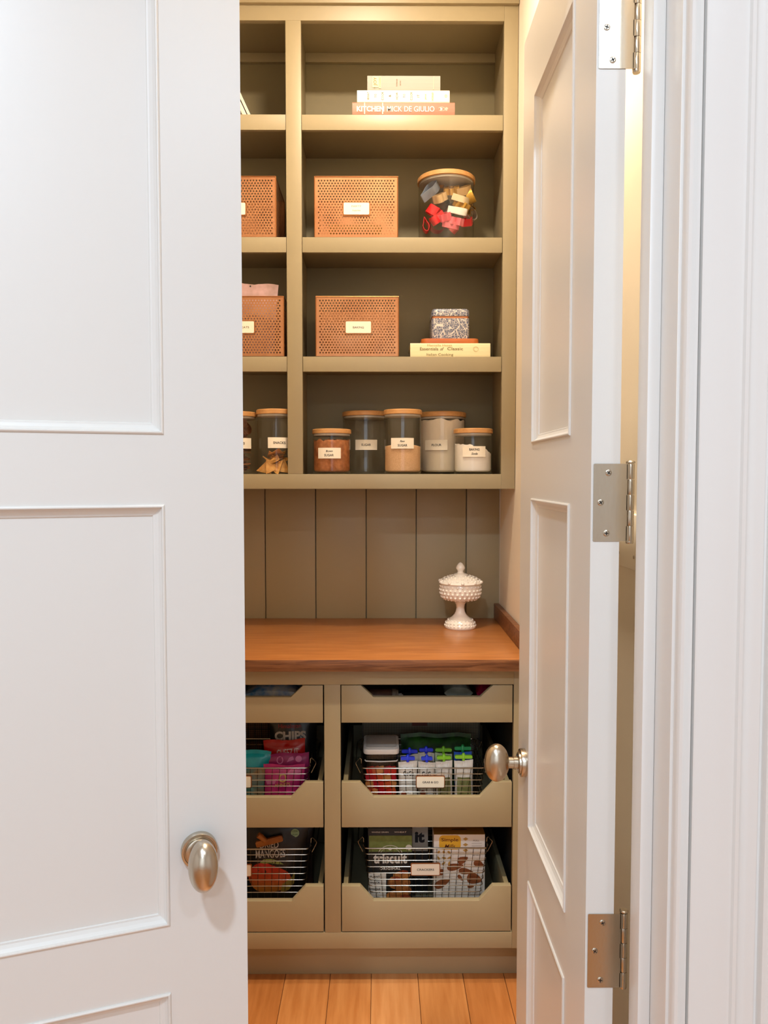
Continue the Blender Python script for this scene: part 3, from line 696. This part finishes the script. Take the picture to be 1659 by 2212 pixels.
def patt():
    m = bpy.data.materials.new('blue_white_pattern'); m.use_nodes = True; n = m.node_tree; b = n.nodes['Principled BSDF']; b.inputs['Roughness'].default_value = .35
    t = n.nodes.new('ShaderNodeTexCoord'); 
    v = n.nodes.new('ShaderNodeTexVoronoi'); v.inputs['Scale'].default_value = 55; v.feature = 'DISTANCE_TO_EDGE'; v.inputs['Randomness'].default_value = .35
    wv = n.nodes.new('ShaderNodeTexVoronoi'); wv.inputs['Scale'].default_value = 150; wv.feature = 'DISTANCE_TO_EDGE'
    n.links.new(t.outputs['Object'], v.inputs['Vector']); n.links.new(t.outputs['Object'], wv.inputs['Vector'])
    a = n.nodes.new('ShaderNodeMath'); a.operation = 'LESS_THAN'; a.inputs[1].default_value = .022; n.links.new(v.outputs['Distance'], a.inputs[0])
    c = n.nodes.new('ShaderNodeMath'); c.operation = 'LESS_THAN'; c.inputs[1].default_value = .045; n.links.new(wv.outputs['Distance'], c.inputs[0])
    mx = n.nodes.new('ShaderNodeMath'); mx.operation = 'MAXIMUM'; n.links.new(a.outputs[0], mx.inputs[0]); n.links.new(c.outputs[0], mx.inputs[1])
    r = n.nodes.new('ShaderNodeMix'); r.data_type = 'RGBA'; r.inputs[6].default_value = lin('#5b6179'); r.inputs[7].default_value = lin('#d9d2c8')
    n.links.new(mx.outputs[0], r.inputs[0]); n.links.new(r.outputs[2], b.inputs['Base Color']); return m
pm = patt()
m = MB().rrect(-.061, .061, -.061, .061, .012, 0, .0660, ax='z'); m.build('box_body', pm, tn, bevel=.001)
MB().rrect(-.0585, .0585, -.0585, .0585, .010, .0662, .0735, ax='z').build('inner_collar', flat('terracotta_rim', '#b9764a', .5), tn)
m = MB()
pr = [(0, .0738), (.0, .0765), (.0, .0905), (.004, .0965), (.013, .0985)]
vs = []; fs = []; 
def rr_pts(h, r, n=5):
    p = []
    for cx, cz, a0 in ((h - r, -h + r, -90), (h - r, h - r, 0), (-h + r, h - r, 90), (-h + r, -h + r, 180)):
        for k in range(n + 1): a = R(a0 + 90 * k / n); p.append((cx + r * cos(a), cz + r * sin(a)))
    return p
N_ = 24
for ins, z in pr:
    for p in rr_pts(.0605 - ins, .013): vs.append((p[0], p[1], z))
for i in range(len(pr) - 1):
    for k in range(N_): fs.append((i * N_ + k, i * N_ + (k + 1) % N_, (i + 1) * N_ + (k + 1) % N_, (i + 1) * N_ + k))
fs.append(tuple(range(N_))); fs.append(tuple((len(pr) - 1) * N_ + k for k in range(N_)))
m.add(vs, fs).build('box_lid', pm, tn, smooth=True)

# ================================================================== milk glass compote
cp = thing('covered_compote', 'white milk glass hobnail compote with pointed lid on the wood counter', 'dish', (.2695, 2.550, CT))
pf1 = [(.0505, 0), (.0527, .003), (.0525, .008), (.0500, .015), (.0455, .0235), (.0365, .031), (.0270, .038), (.0195, .046), (.0150, .056), (.0130, .067), (.0150, .079), (.0215, .087), (.0340, .0905), (.0480, .0945), (.0575, .0995), (.0635, .1070), (.0665, .1170), (.0672, .128), (.0672, .1475), (.0660, .1490), (.0640, .1490)]
m = MB().lathe(pf1, 56)
def hob(m, r, z, n, off, s, nz=.3):
    for k in range(n):
        a = 2 * pi * (k + off) / n
        m.ball((r * cos(a), r * sin(a), z), s, 8, 5)
hob(m, .0665, .1405, 26, .5, .0040); hob(m, .0675, .1290, 26, 0, .0044); hob(m, .0665, .1175, 26, .5, .0048); hob(m, .0625, .1060, 26, 0, .0046); hob(m, .0545, .0985, 24, .5, .0038)
hob(m, .0480, .0180, 24, 0, .0034); hob(m, .0410, .0268, 22, .5, .0030); hob(m, .0510, .0095, 26, .5, .0032)
m.build('footed_bowl', 'milk', cp, smooth=True)
pl = [(.0705, .1492), (.0728, .1510), (.0725, .1530), (.0650, .1595), (.0560, .1650), (.0450, .1700), (.0330, .1740), (.0235, .1755), (.0235, .1795), (.0200, .1815), (.0115, .1835), (.0095, .1880), (.0105, .1925), (.0150, .1985), (.0150, .2015), (.0125, .2075), (.0085, .2135), (.0045, .2175), (.0005, .2190)]
m = MB().lathe(pl, 56)
hob(m, .0640, .1590, 24, 0, .0042); hob(m, .0540, .1655, 22, .5, .0040); hob(m, .0430, .1705, 18, 0, .0036); hob(m, .0330, .1740, 14, .5, .0030)
for k in range(10):
    a = 2 * pi * (k + .5) / 10; m.ball((.0700 * cos(a), .0700 * sin(a), .1555), .0062, 8, 5, (1, 1, .9))
m.build('lid', 'milk', cp, smooth=True)

# ================================================================== wire baskets
def basket(label, x0, x1, y0, y1, z0, z1, taper, nw, card, lines):
    cx = (x0 + x1) / 2; w = (x1 - x0) / 2; D = y1 - y0; h = z1 - z0
    t = thing('wire_basket', label, 'basket', (cx, y0, z0), group='wire baskets in the drawers')
    def ring(z, rad):
        k = taper * (1 - z / h); a, b = w - k, k * .6; r = .012; p = []
        for qx, qy, a0 in ((a - r, D - b - r, 0), (-a + r, D - b - r, 90), (-a + r, b + r, 180), (a - r, b + r, 270)):
            for i in range(4): an = R(a0 + 30 * i); p.append((qx + r * cos(an), qy + r * sin(an), z))
        return p
    m = MB(); n = nw
    MB().tube(ring(h, 0), .0024, 8, True).build('rim', 'wire', t, smooth=True)
    for i in range(n): m.tube(ring(.002 + (h - .02) * i / (n - 1), 0), .0013, 6, True)
    m.cur = 1
    nv = int(2 * w / .0205)
    for i in range(1, nv):
        xx = -w + 2 * w * i / nv; f = (w - taper) / w; k = taper * .6
        m.tube([(xx, .0015, h), (xx * f, k + .0015, .002), (xx * f, D - k - .0015, .002), (xx, D - .0015, h)], .0009, 5)
    nd = int(D / .0205)
    for i in range(1, nd):
        yy = D * i / nd; f = (D - 1.2 * taper) / D; y2 = D / 2 + (yy - D / 2) * f
        m.tube([(-w + .0015, yy, h), (-w + taper + .0015, y2, .0035), (w - taper - .0015, y2, .0035), (w - .0015, yy, h)], .0009, 5)
    g = m.build('wire_grid', ['wire', 'steelwire'], t, smooth=True); g['kind'] = 'stuff'
    for s_ in (-1, 1):
        x = s_ * w
        hm = MB().tube([(x, .035, h - .004), (x + s_ * .001, .035, h + .014), (x + s_ * .004, .036, h + .017), (x + s_ * .0165, .037, h + .004), (x + s_ * .0165, .037, h - .001), (x + s_ * .003, .037, h - .028)], .0016, 6)
        hm.tube([(x + s_ * .0165, .037, h + .002), (x + s_ * .0165, D - .037, h + .002)], .0016, 6).tube([(x, D - .035, h - .004), (x + s_ * .001, D - .035, h + .014), (x + s_ * .0165, D - .037, h + .004), (x + s_ * .003, D - .037, h - .028)], .0016, 6)
        hm.build('handle', 'wire', t, smooth=True)
    lx, lz, lw, lh = card; lx -= cx; lz -= z0
    yk = taper * .6 * (1 - lz / h)
    c = MB().rrect(lx - lw / 2 - .0015, lx + lw / 2 + .0015, lz - lh / 2 - .0015, lz + lh / 2 + .0015, .004, yk - .006, yk - .0022).build('label_holder', 'copper2', t)
    MB().rrect(lx - lw / 2 + .001, lx + lw / 2 - .001, lz - lh / 2 + .001, lz + lh / 2 - .001, .003, yk - .0072, yk - .0058).build('label_card', 'card', c)
    m = MB()
    for (tx, dx, dz, ww, hh) in lines: m.text(tx, lx + dx, lz + dz, ww, hh, yk - .0077, bold=.01)
    if lines: m.build('lettering', 'ink', c)
    return t
Z2 = .4825; Z3 = .1792
basket('wire basket marked GRAB & GO in the middle right drawer', -.054, .308, 2.192, 2.44, Z2, .6122, .018, 7, (.1470, .5725, .0815, .0335), [('GRAB & GO', 0, 0, .046, .006)])
basket('wire basket marked CRACKERS in the bottom right drawer', -.0475, .317, 2.192, 2.44, Z3, .3751, .024, 10, (.1335, .3125, .0835, .0345), [('CRACKERS', 0, 0, .050, .0062)])
basket('wire basket of chips and fruit snacks in the middle left drawer', -.568, -.204, 2.192, 2.44, Z2, .6135, .018, 7, (-.4130, .5740, .0815, .0335), [])
basket('wire basket holding the dried mango bag in the bottom left drawer', -.571, -.203, 2.192, 2.44, Z3, .3740, .024, 10, (-.4160, .3110, .0835, .0345), [])

# ---------------- middle right drawer contents
def rbox(x0, x1, y0, y1, z0, z1, r, m, name, p, **k):
    return MB().rrect(x0, x1, y0, y1, r, z0, z1, ax='z', n=5).build(name, m, p, **k)
zt = Z2 + .006
ctn = thing('food_container', 'clear square container with white lid holding red snacks beside the squeeze pouches', 'container', (.0045, 2.226, zt))
rbox(-.050, .050, 0, .125, 0, .152, .014, 'plastic_clear', 'container_body', ctn, smooth=True)
rbox(-.053, .053, -.003, .128, .1522, .1680, .016, flat('white_plastic', '#efe6db', .35), 'lid', ctn, bevel=.003)
rbox(-.0455, .0455, .008, .117, .1683, .1700, .012, flat('white_plastic_inner', '#cdc3b7', .4), 'lid_inset', ctn, bevel=.0007)
MB().tube([(-.048, .004, .134), (-.045, -.0005, .1325), (0, -.002, .131), (.045, -.0005, .1325), (.048, .004, .134)], .0018, 6).build('inner_lid_rim', flat('white_plastic_rim', '#e6ded3', .35), ctn, smooth=True)
rnd = random.Random(5); first = None
redm = [mat('red_wrapper', c, .3) for c in ('#f0382a', '#f2663a', '#f7a05a', '#dc2233')]
for k in range(25):
    lay = k // 5; x = (-.034, -.017, 0, .017, .034)[k % 5] + rnd.uniform(-.002, .002)
    o = MB().rrect(-.012, .012, -.009, .009, .003, -.0055, .0055, ax='y').build('fruit_snack', redm[k % 4], bevel=.001)
    o.location = (.0045 + x, 2.226 + .013 + .0 * lay + rnd.uniform(0, .004), zt + .014 + lay * .0215 + rnd.uniform(-.001, .001)); o.rotation_euler = (0, rnd.uniform(-.35, .35), rnd.uniform(-.2, .2))
    tag(o, 'small red or orange wrapped snack in the clear container', 'snack', 'red snacks in the clear container')
gp = flat('beige_film', '#d9cdbb', .4)
def squeeze(label, cx, y, w, h, col, cap, lines, seed, z=zt, wing=.042, window=None, capname=None, lean=-6):
    def art(q):
        for (tx, dx, dz, ww, hh) in lines: q.text(tx, dx, dz, ww, hh, 0, bold=.025)
    pr = [('lettering', art, 'ink')] if lines else []
    if window: pr.insert(0, ('window_print', lambda q: q.poly([(-w * .36, .012), (w * .36, .012), (w * .38, .05), (w * .34, .085), (-w * .34, .085), (-w * .38, .05)]), window))
    if lines: pr.insert(0, ('fruit_print', lambda q: q.disc(-.012, .036, .008, .011).disc(.013, .026, .007, .008), flat('rust_print', '#8a3f24', .5)))
    t = pouch(label, 'pouch', w, h, .026, (cx, y, z), (R(lean), 0, 0), col, .35, 'squeeze_pouch', seed, prints=pr, seal=.1)
    cm = flat('cap_plastic', cap, .3)
    c = MB().lathe([(.0045, h - .001), (.0045, h + .004), (.0066, h + .005), (.0060, h + .015), (.0035, h + .0195), (.002, h + .021)], 14)
    c.rrect(-wing / 2, wing / 2, h + .005, h + .0145, .004, -.0055, .0055).build('cap', cm, t, smooth=True)
    return t
squeeze('white squeeze pouch with blue cap, leftmost of the front row beside the container', .083, 2.222, .056, .128, '#efe4d4', '#2a44f0', [('GoGo', .002, .096, .032, .013)], 1)
squeeze('white squeeze pouch with blue cap and cut off lettering, second of the front row', .1395, 2.226, .052, .126, '#ebdfcf', '#2a48f0', [('GoG', -.002, .093, .026, .013)], 2, wing=.034)
squeeze('green and white squeeze pouch with lime cap, third of the front row', .1900, 2.222, .050, .130, '#efe5d8', '#8fd62c', [], 3, window=flat('olive_window', '#8c8552', .4))
squeeze('green and white squeeze pouch with lime cap at the right end of the front row', .2480, 2.222, .056, .132, '#f4ebdf', '#9be035', [], 4, window=flat('olive_window', '#8a8a50', .4), wing=.052)
squeeze('squeeze pouch with blue cap standing behind the front left pouch', .090, 2.262, .056, .134, '#b9ae9e', '#1b2fc4', [], 5, wing=.048)
squeeze('squeeze pouch with blue cap second from left in the rear row', .140, 2.266, .050, .137, '#b9ae9e', '#1b2fc4', [], 6)
squeeze('squeeze pouch with lime cap third from left in the rear row', .192, 2.262, .052, .138, '#a9b38b', '#6ba51f', [], 7, wing=.05)
squeeze('squeeze pouch with dark green cap at the right end of the rear row', .250, 2.262, .054, .143, '#2b58b8', '#178a4c', [], 8, wing=.05)
pouch('dark green snack bag lying behind the squeeze pouches', 'bag', .225, .160, .07, (.178, 2.365, zt), (R(-14), 0, 0), '#122a0e', .45, 'snack_bag', 9, var='#2f6622')
mb = thing('mesh_bin', 'grey mesh bin at the back of the middle right drawer', 'bin', (.137, 2.508, Z2 + .001))
def meshmat(name, a, b, sc):
    m = mat(name, a, .8); n = m.node_tree; ck = n.nodes.new('ShaderNodeTexChecker'); ck.inputs['Scale'].default_value = sc; ck.inputs[1].default_value = lin(a); ck.inputs[2].default_value = lin(b)
    t = n.nodes.new('ShaderNodeTexCoord'); mp = n.nodes.new('ShaderNodeMapping'); mp.inputs['Rotation'].default_value = (0, R(45), 0)
    n.links.new(t.outputs['Object'], mp.inputs[0]); n.links.new(mp.outputs[0], ck.inputs[0]); n.links.new(ck.outputs[0], n.nodes['Principled BSDF'].inputs['Base Color']); return m
mg = meshmat('grey_mesh_fabric', '#a39d8c', '#645f54', 260)
for a in ((-.195, .195, 0, .003, 0, .235), (-.195, .195, .115, .118, 0, .235)): B(*a).build('mesh_wall', mg, mb)
for a in ((-.195, -.192, .0035, .1145, 0, .235), (.192, .195, .0035, .1145, 0, .235)): B(*a).build('mesh_wall', mg, mb)
MB().tube([(-.195, 0, .235), (.195, 0, .235), (.195, .118, .235), (-.195, .118, .235)], .003, 6, True).build('rim', flat('grey_rim', '#6d6a62', .5), mb, smooth=True)
for x in (-.192, .192): MB().tube([(x, -.002, .002), (x, -.002, .234)], .0035, 6).build('corner_post', flat('grey_rim', '#6d6a62', .5), mb, smooth=True)
B(-.03, .02, -.0012, 0, .15, .232).build('tag_patch', flat('rose_patch', '#7a4a44', .7), mb)

# ---------------- bottom right drawer contents
def carton(label, x0, x1, y0, y1, z0, z1, col, name='cracker_carton', rough=.45):
    t = thing(name, label, 'box', ((x0 + x1) / 2, y0, z0)); w = (x1 - x0) / 2
    B(-w, w, 0, y1 - y0, 0, z1 - z0).build('carton_body', flat('carton_board', col, rough), t, bevel=.0008); return t
zb3 = Z3 + .006
tr = carton('dark cracker box with green band and big white lettering in the basket marked CRACKERS', -.0345, .0965, 2.226, 2.29, zb3, .4190, '#14181a')
hT = .4190 - zb3
B(-.0625, .0640, -.0008, 0, .163, .2115).build('green_band', flat('leaf_green', '#7d8a49', .5, var='#6b7a3b', vs=60), tr)
m = MB(); m.ringarc(0, .150, .038, .033, .0016, 20, 160, -.0014).ringarc(0, .150, .031, .026, .0008, 25, 155, -.0014)
m.text('triscuit', 0, .1425, .100, .030, -.0014, bold=.035).text('ORIGINAL', 0, .1125, .062, .0085, -.0014, bold=.03, space=1.2).poly([(-.006, .171), (0, .178), (.006, .171), (0, .167)], -.0014)
m.text('WHOLE GRAIN', -.03, .2225, .05, .004, -.0014).text('WHEAT', .03, .2225, .036, .004, -.0014)
m.build('lettering', flat('white_ink', '#e8e1d2', .6), tr)
MB().disc(.055, .1760, .0095, .0085, -.0014).build('round_seal', flat('seal_white', '#dcd7c6', .6), tr)
B(-.0640, -.012, -.0008, 0, .006, .1000).build('cream_panel', flat('cream_board', '#efe5d6', .6), tr)
m = MB()
for k, zz in enumerate((.088, .079, .070, .050, .041, .024)): m.text(('PLANT', 'BASED', 'SNACK', 'WHOLE', 'GRAIN', 'BAKED')[k], -.045, zz, .030, .0055, -.0014, bold=.02)
m.build('small_print', 'ink', tr)
q = MB(); rnd = random.Random(3)
cr = [mat('cracker_art', c, .6, var=v, vs=90) for c, v in (('#b97336', '#8c4d1e'), ('#cf8b48', '#a86330'), ('#b2512c', '#8a3a1c'))]
art = MB()
for (cx, cz, rx, rz, mi) in ((.026, .070, .035, .022, 0), (.034, .092, .026, .012, 1), (.040, .045, .024, .018, 0), (.022, .030, .034, .018, 1), (.040, .102, .014, .006, 2), (.018, .082, .012, .007, 2), (.045, .025, .016, .010, 2)):
    art.cur = mi; art.disc(cx, cz, min(rx, .064 - cx) if cx + rx > .065 else rx, rz, -.0010 - .0002 * mi - .0001 * len(art.f), 11)
art.build('cracker_picture', cr, tr, recalc=False)
t2 = carton('grey and navy cracker box standing half hidden behind the green banded box', -.001, .1480, 2.305, 2.345, zb3, .4255, '#c2b9ab')
MB().text('it', .0490 + .0, .1690, .030, .034, -.0014, bold=.05).build('lettering', flat('navy_ink', '#1a1d26', .5), t2)
B(-.072, .0742, -.0008, 0, .002, .1250).build('navy_panel', flat('navy_board', '#1c1d22', .5), t2)
B(.030, .0740, -.0014, -.0009, .045, .083).build('grey_patch', flat('grey_board', '#5b5a55', .5), t2)
m = MB().text('CRACKERS', .052, .075, .038, .006, -.002).text('BAKED', .050, .062, .030, .006, -.002); m.build('small_lettering', flat('pale_ink', '#b9b2a4', .6), t2)
t3 = carton('white almond cracker box with yellow badge, right in the basket marked CRACKERS', .1600, .3110, 2.222, 2.290, zb3, .4010, '#f4ebdf')
hS = .4010 - zb3; w3 = .0755
B(-w3, w3, .0, .068, hS + .0002, hS + .0010).build('top_flap', flat('golden_flap', '#b07a2c', .5), t3)
B(-.02, .025, .030, .033, hS + .0012, hS + .0016).build('tab_slot', 'slot', t3)
bd = MB().rrect(-.0600, .0040, hS - .0445, hS - .0020, .012, -.0008, 0).build('yellow_badge', flat('badge_yellow', '#efb733', .5), t3)
m = MB().text('Simple', -.0285, hS - .0165, .050, .0135, -.0012, bold=.01).text('Mills', -.0285, hS - .0345, .032, .0115, -.0012, shear=.35, bold=.006); m.build('lettering', flat('brown_red_ink', '#6a2b14', .6), bd)
al = MB()
def almond(q, cx, cz, L, W, a, y=-.001):
    p = []
    for k in range(18):
        t = 2 * pi * k / 18; x = cos(t) * L / 2; z = sin(t) * W / 2 * (1 - .45 * cos(t)); p.append((cx + x * cos(R(a)) - z * sin(R(a)), cz + x * sin(R(a)) + z * cos(R(a))))
    q.poly(p, y)
for i, (cx, cz, L, W, a) in enumerate(((-.012, .119, .050, .020, 10), (.020, .105, .044, .018, -8), (.010, .140, .034, .020, 25), (.058, .128, .032, .020, -25), (-.050, .070, .052, .022, 28), (.045, .083, .046, .032, -15), (.003, .086, .022, .010, -50), (-.055, .104, .020, .018, 60), (.034, .060, .02, .010, 0))):
    almond(al, cx, cz, L, W, a, -.0008 - .00012 * i)
al.build('almond_picture', mat('almond_art', '#9a5a33', .5, var='#84451f', vs=60, vstretch=(1, 1, 4)), t3, recalc=False)
fk = MB()
for k in range(9): almond(fk, -.062 + .016 * (k % 3), .130 + .016 * (k // 3), .013, .006, 40 * k)
for k in range(3): fk.poly([(.018, hS - .008 - .017 * k), (.026, hS - .013 - .017 * k), (.018, hS - .018 - .017 * k), (.010, hS - .013 - .017 * k)], -.001)
fk.build('leaf_print', flat('gold_print', '#c89a4e', .5), t3)['kind'] = 'stuff'
m = MB().text('FULL', .050, hS - .018, .018, .004, -.001).box(.036, .066, -.001, -.0008, hS - .026, hS - .0255).box(.036, .066, -.001, -.0008, hS - .034, hS - .0335).text('SEA SALT', .050, hS - .062, .022, .004, -.001).text('NET WT 4.25 OZ', .045, .040, .036, .004, -.001).text('ALMOND FLOUR', .045, .033, .036, .004, -.001)
m.build('small_print', flat('brown_ink', '#8a7260', .6), t3)

# ---------------- left drawers contents
def lines_art(*L):
    def fn(q):
        for (tx, cx, cz, ww, hh, bo) in L: q.text(tx, cx, cz, ww, hh, 0, bold=bo, rot=2)
    return fn
wht = flat('white_ink', '#cfc8bd', .6)
pouch('black chips bag with big white letters CHIPS, tallest in the middle left drawer', 'bag', .150, .245, .045, (-.268, 2.345, zt), (R(-4), 0, 0), '#101010', .3, 'chips_bag', 21,
      prints=[('lettering', lines_art(('CHIPS', -.008, .1690, .097, .027, .045)), wht), ('red_lettering', lines_art(('Himalayan', -.010, .196, .070, .016, 0), ('SALT', -.045, .136, .020, .010, 0)), flat('red_ink', '#b02024', .5))])
pouch('bright red snack bag in front of the black chips bag', 'bag', .128, .168, .03, (-.283, 2.305, zt - .002), (R(-4), R(-3), 0), '#b8100f', .25, 'snack_bag', 22, var='#cc1a14',
      prints=[('lettering', lines_art(('CHEEZ IT', .010, .1310, .066, .022, .01)), flat('pink_white_ink', '#e8c9bd', .5))])
pouch('magenta snack pouch standing behind the front magenta pouch', 'bag', .140, .140, .02, (-.272, 2.262, zt), (R(-4), R(-4), 0), '#8e1456', .3, 'snack_pouch', 23, var='#a51f68',
      prints=[('pink_print', lambda q: q.ringarc(-.018, .122, .010, .011, .003, 0, 360).poly([(.002, .115), (.024, .121), (.022, .131), (.010, .127)]).disc(.038, .122, .010, .009), flat('pink_print', '#d878a8', .5))])
pouch('magenta snack pouch at the front of the middle left basket', 'bag', .122, .122, .026, (-.281, 2.222, zt), (R(-3), 0, 0), '#b21a6c', .3, 'snack_pouch', 24, var='#d33c86',
      prints=[('lettering', lambda q: q.ringarc(-.003, .086, .0115, .0125, .004, 0, 360).text("ANNIE'S", -.004, .0665, .046, .011, 0, bold=.02, rot=4).text('ORGANIC', -.006, .046, .036, .004, 0), flat('gold_print2', '#e0b060', .5)),
              ('snack_picture', lambda q: q.poly([(.012, .022), (.022, .034), (.030, .024), (.024, .016)]).poly([(.032, .032), (.044, .036), (.048, .026), (.038, .024)]), flat('orange_print', '#d8602a', .5)),
              ('pink_patch', lambda q: q.poly([(-.055, .080), (-.020, .084), (-.026, .070), (-.05, .066)]).poly([(.008, .098), (.05, .100), (.048, .107), (.02, .110)]), flat('pink_print3', '#e07ab0', .5))])
pouch('teal foil bag at the left of the middle left drawer, cut off by the door', 'bag', .150, .150, .05, (-.405, 2.262, zt), (R(-4), R(2), 0), '#14959f', .3, 'snack_bag', 25, var='#22b8bd')
pouch('pale teal and brown packet low behind the basket card on the left', 'bag', .095, .110, .024, (-.385, 2.218, zt), (R(-3), 0, 0), '#5f9c98', .35, 'food_packet', 26, var='#8c6a44')
wb2 = thing('woven_bin', 'brown woven bin at the back of the middle left drawer', 'bin', (-.44, 2.508, Z2 + .001))
mw = meshmat('brown_weave', '#7a5234', '#56371f', 200)
for a in ((-.15, .12, 0, .003, 0, .235), (-.15, .12, .115, .118, 0, .235), (-.15, -.147, .0035, .1145, 0, .235), (.117, .12, .0035, .1145, 0, .235)): B(*a).build('woven_wall', mw, wb2)
m = MB()
for z in (.06, .1, .14, .18, .21): m.tube([(-.15, -.0015, z), (.12, -.0015, z)], .0012, 5)
for k in range(13): m.tube([(-.15 + k * .0222, -.0025, .0), (-.15 + k * .0222, -.0025, .19)], .001, 5)
m.build('outer_wires', 'steelwire', wb2, smooth=True)
# mango bag
def mango(q):
    p = []
    for k in range(28):
        a = 2 * pi * k / 28; r = 1 + .10 * cos(2 * a + .6) + .06 * cos(3 * a); p.append((-.006 + .058 * r * cos(a) * 1.0, .078 + .047 * r * sin(a)))
    q.poly(p, .0002)
def grad(name, c0, c1, c2, z0, z1):
    m = mat(name, c0, .45); n = m.node_tree; t = n.nodes.new('ShaderNodeTexCoord'); sp = n.nodes.new('ShaderNodeSeparateXYZ'); r = n.nodes.new('ShaderNodeMapRange')
    r.inputs[1].default_value = z0; r.inputs[2].default_value = z1; cr_ = n.nodes.new('ShaderNodeValToRGB'); cr_.color_ramp.elements[0].color = lin(c0); cr_.color_ramp.elements[1].color = lin(c2)
    e = cr_.color_ramp.elements.new(.5); e.color = lin(c1)
    n.links.new(t.outputs['Object'], sp.inputs[0]); n.links.new(sp.outputs[2], r.inputs[0]); n.links.new(r.outputs[0], cr_.inputs[0]); n.links.new(cr_.outputs[0], n.nodes['Principled BSDF'].inputs['Base Color']); return m
pouch('black bag with a red and orange mango picture in the bottom left basket', 'bag', .225, .252, .042, (-.325, 2.252, zb3), (R(-3), 0, 0), '#0d0c0c', .35, 'dried_fruit_bag', 31,
      prints=[('mango_picture', mango, grad('mango_print', '#c9862c', '#d8561f', '#d62a1c', .035, .115)),
              ('mango_slice', lambda q: q.poly([(.035, .060), (.062, .078), (.072, .095), (.070, .062), (.055, .042), (.030, .034)], -.0003), flat('slice_print', '#a08432', .5)),
              ('leaf_picture', lambda q: q.poly([(-.032, .124), (-.020, .134), (.005, .136), (.025, .130), (.040, .120), (.020, .121), (0, .124), (-.018, .121)], -.0003), flat('leaf_print', '#98a052', .5)),
              ('lettering', lines_art(('DRIED', -.004, .1755, .056, .018, 0.01), ('MANGOES', .000, .1500, .088, .023, 0.01), ('ORGANIC', -.02, .240, .06, .009, .0)), wht)])
st = MB().lathe([(.0125, 0), (.0125, .0006), (.012, .001)], 24)
pb = bpy.data.objects['dried_fruit_bag']
s_ = MB().disc(.072, .2075, .0125, .0125, -.0105, 24); s_.build('green_seal', flat('pale_green', '#9cc09a', .6), pb)
MB().text('USDA', .072, .213, .016, .006, -.0112).text('ORGANIC', .072, .203, .018, .005, -.0112).build('seal_lettering', flat('dark_green_ink', '#2c5a38', .6), pb)
cl = thing('bag_clip', 'amber wooden clip pinching the top of the black mango bag', 'clip', (-.327, 2.228, .3800), (0, R(-14), 0))
MB().rrect(-.040, .042, -.009, .009, .005, -.006, .006).build('clip_jaw', mat('amber_clip', '#a9672a', .35, var='#8f521d', vs=40), cl, bevel=.002)
MB().tube([(-.010, -.004, .006), (-.018, -.008, .022), (-.024, -.010, .030)], .0085, 10).build('clip_handle', mat('amber_clip2', '#a9672a', .35), cl, smooth=True)
pouch('grey and brown bag left of the mango bag, cut off by the left door', 'bag', .12, .225, .04, (-.458, 2.245, zb3), (R(-3), 0, 0), '#4d443a', .4, 'snack_bag', 32, var='#80776a')
pouch('dark brown patched bag behind the bag with the mango picture', 'bag', .16, .20, .03, (-.285, 2.32, zb3), (R(-4), 0, 0), '#1d1512', .4, 'snack_bag', 33, var='#4a2c20')
# ---------------- top drawers contents
z1 = .7648 + .0185
def lying(label, x, y, z, w, h, d, col, seed, var=None, name='food_packet', rz=0): return pouch(label, 'packet', w, h, d, (x, y, z + d / 2 + .004), (R(-90), 0, R(rz)), col, .25, name, seed, var=var)
lying('blue and white plastic wrapped packet lying in the top left drawer', -.312, 2.22, z1, .185, .13, .055, '#3f97e0', 41, '#f0f4f6')
lying('pale grey plastic packet lying in the top right drawer', .235, 2.26, z1, .085, .12, .052, '#95a29d', 42, '#c5cfc8')
lying('raspberry pink packet at the right of the top right drawer', .322, 2.25, z1, .070, .12, .055, '#d81a55', 43, '#a81343')
bt = thing('spice_bottle', 'small lying bottle with brown label in the top right drawer', 'bottle', (-.035, 2.245, z1 + .024), (0, R(90), 0))
MB().lathe([(.018, 0), (.0225, .003), (.0225, .064), (.020, .070)], 24).build('bottle_body', mat('brown_label', '#5a3a2a', .4, var='#6f4a38', vs=60), bt, smooth=True)
MB().lathe([(.0195, .0705), (.0235, .072), (.0235, .082), (.021, .084), (.021, .090)], 24).build('bottle_collar', mat('tan_plastic', '#8c7a66', .4), bt, smooth=True)
MB().lathe([(.010, .0905), (.010, .104)], 16).build('nozzle', flat('white_nozzle', '#b9b0a4', .4), bt, smooth=True)
lying('black food packet lying in the middle of the top right drawer', .115, 2.24, z1, .12, .15, .045, '#0c0c0c', 44, '#1a1a1a')
# trim rings for ceiling lights; the one above the right door is added
for lx, ly, ll in ((0.0, 1.80, 'round white recessed ceiling light in front of the shelving'), (.337, 1.34, 'added white recessed ceiling light, out of view, brightening the hinge gap'), (-.45, -.55, 'round white recessed ceiling light in the hall, nearer the left door'), (.75, -.75, 'round white recessed ceiling light in the hall on the right')):
    lt = thing('recessed_ceiling_light', ll, 'ceiling light', (lx, ly, 3.04), group='recessed ceiling lights')
    m = MB(); vs = []; fs = []
    MB().lathe([(.084, 0), (.104, .0), (.106, .004), (.106, .0098), (.084, .0098), (.084, 0)], 40, cap=False).build('trim_ring', 'trimw', lt, smooth=True)
# lettering made of several tiny glyphs stays one joined part
for o in bpy.data.objects:
    if o.type == 'MESH' and o.parent and any(k in o.name for k in ('lettering', '_print', 'small_print', '_picture', 'spine_label', 'corner_seam', 'outer_wires')) and not o.name.startswith('mango_picture'):
        o['kind'] = 'stuff'
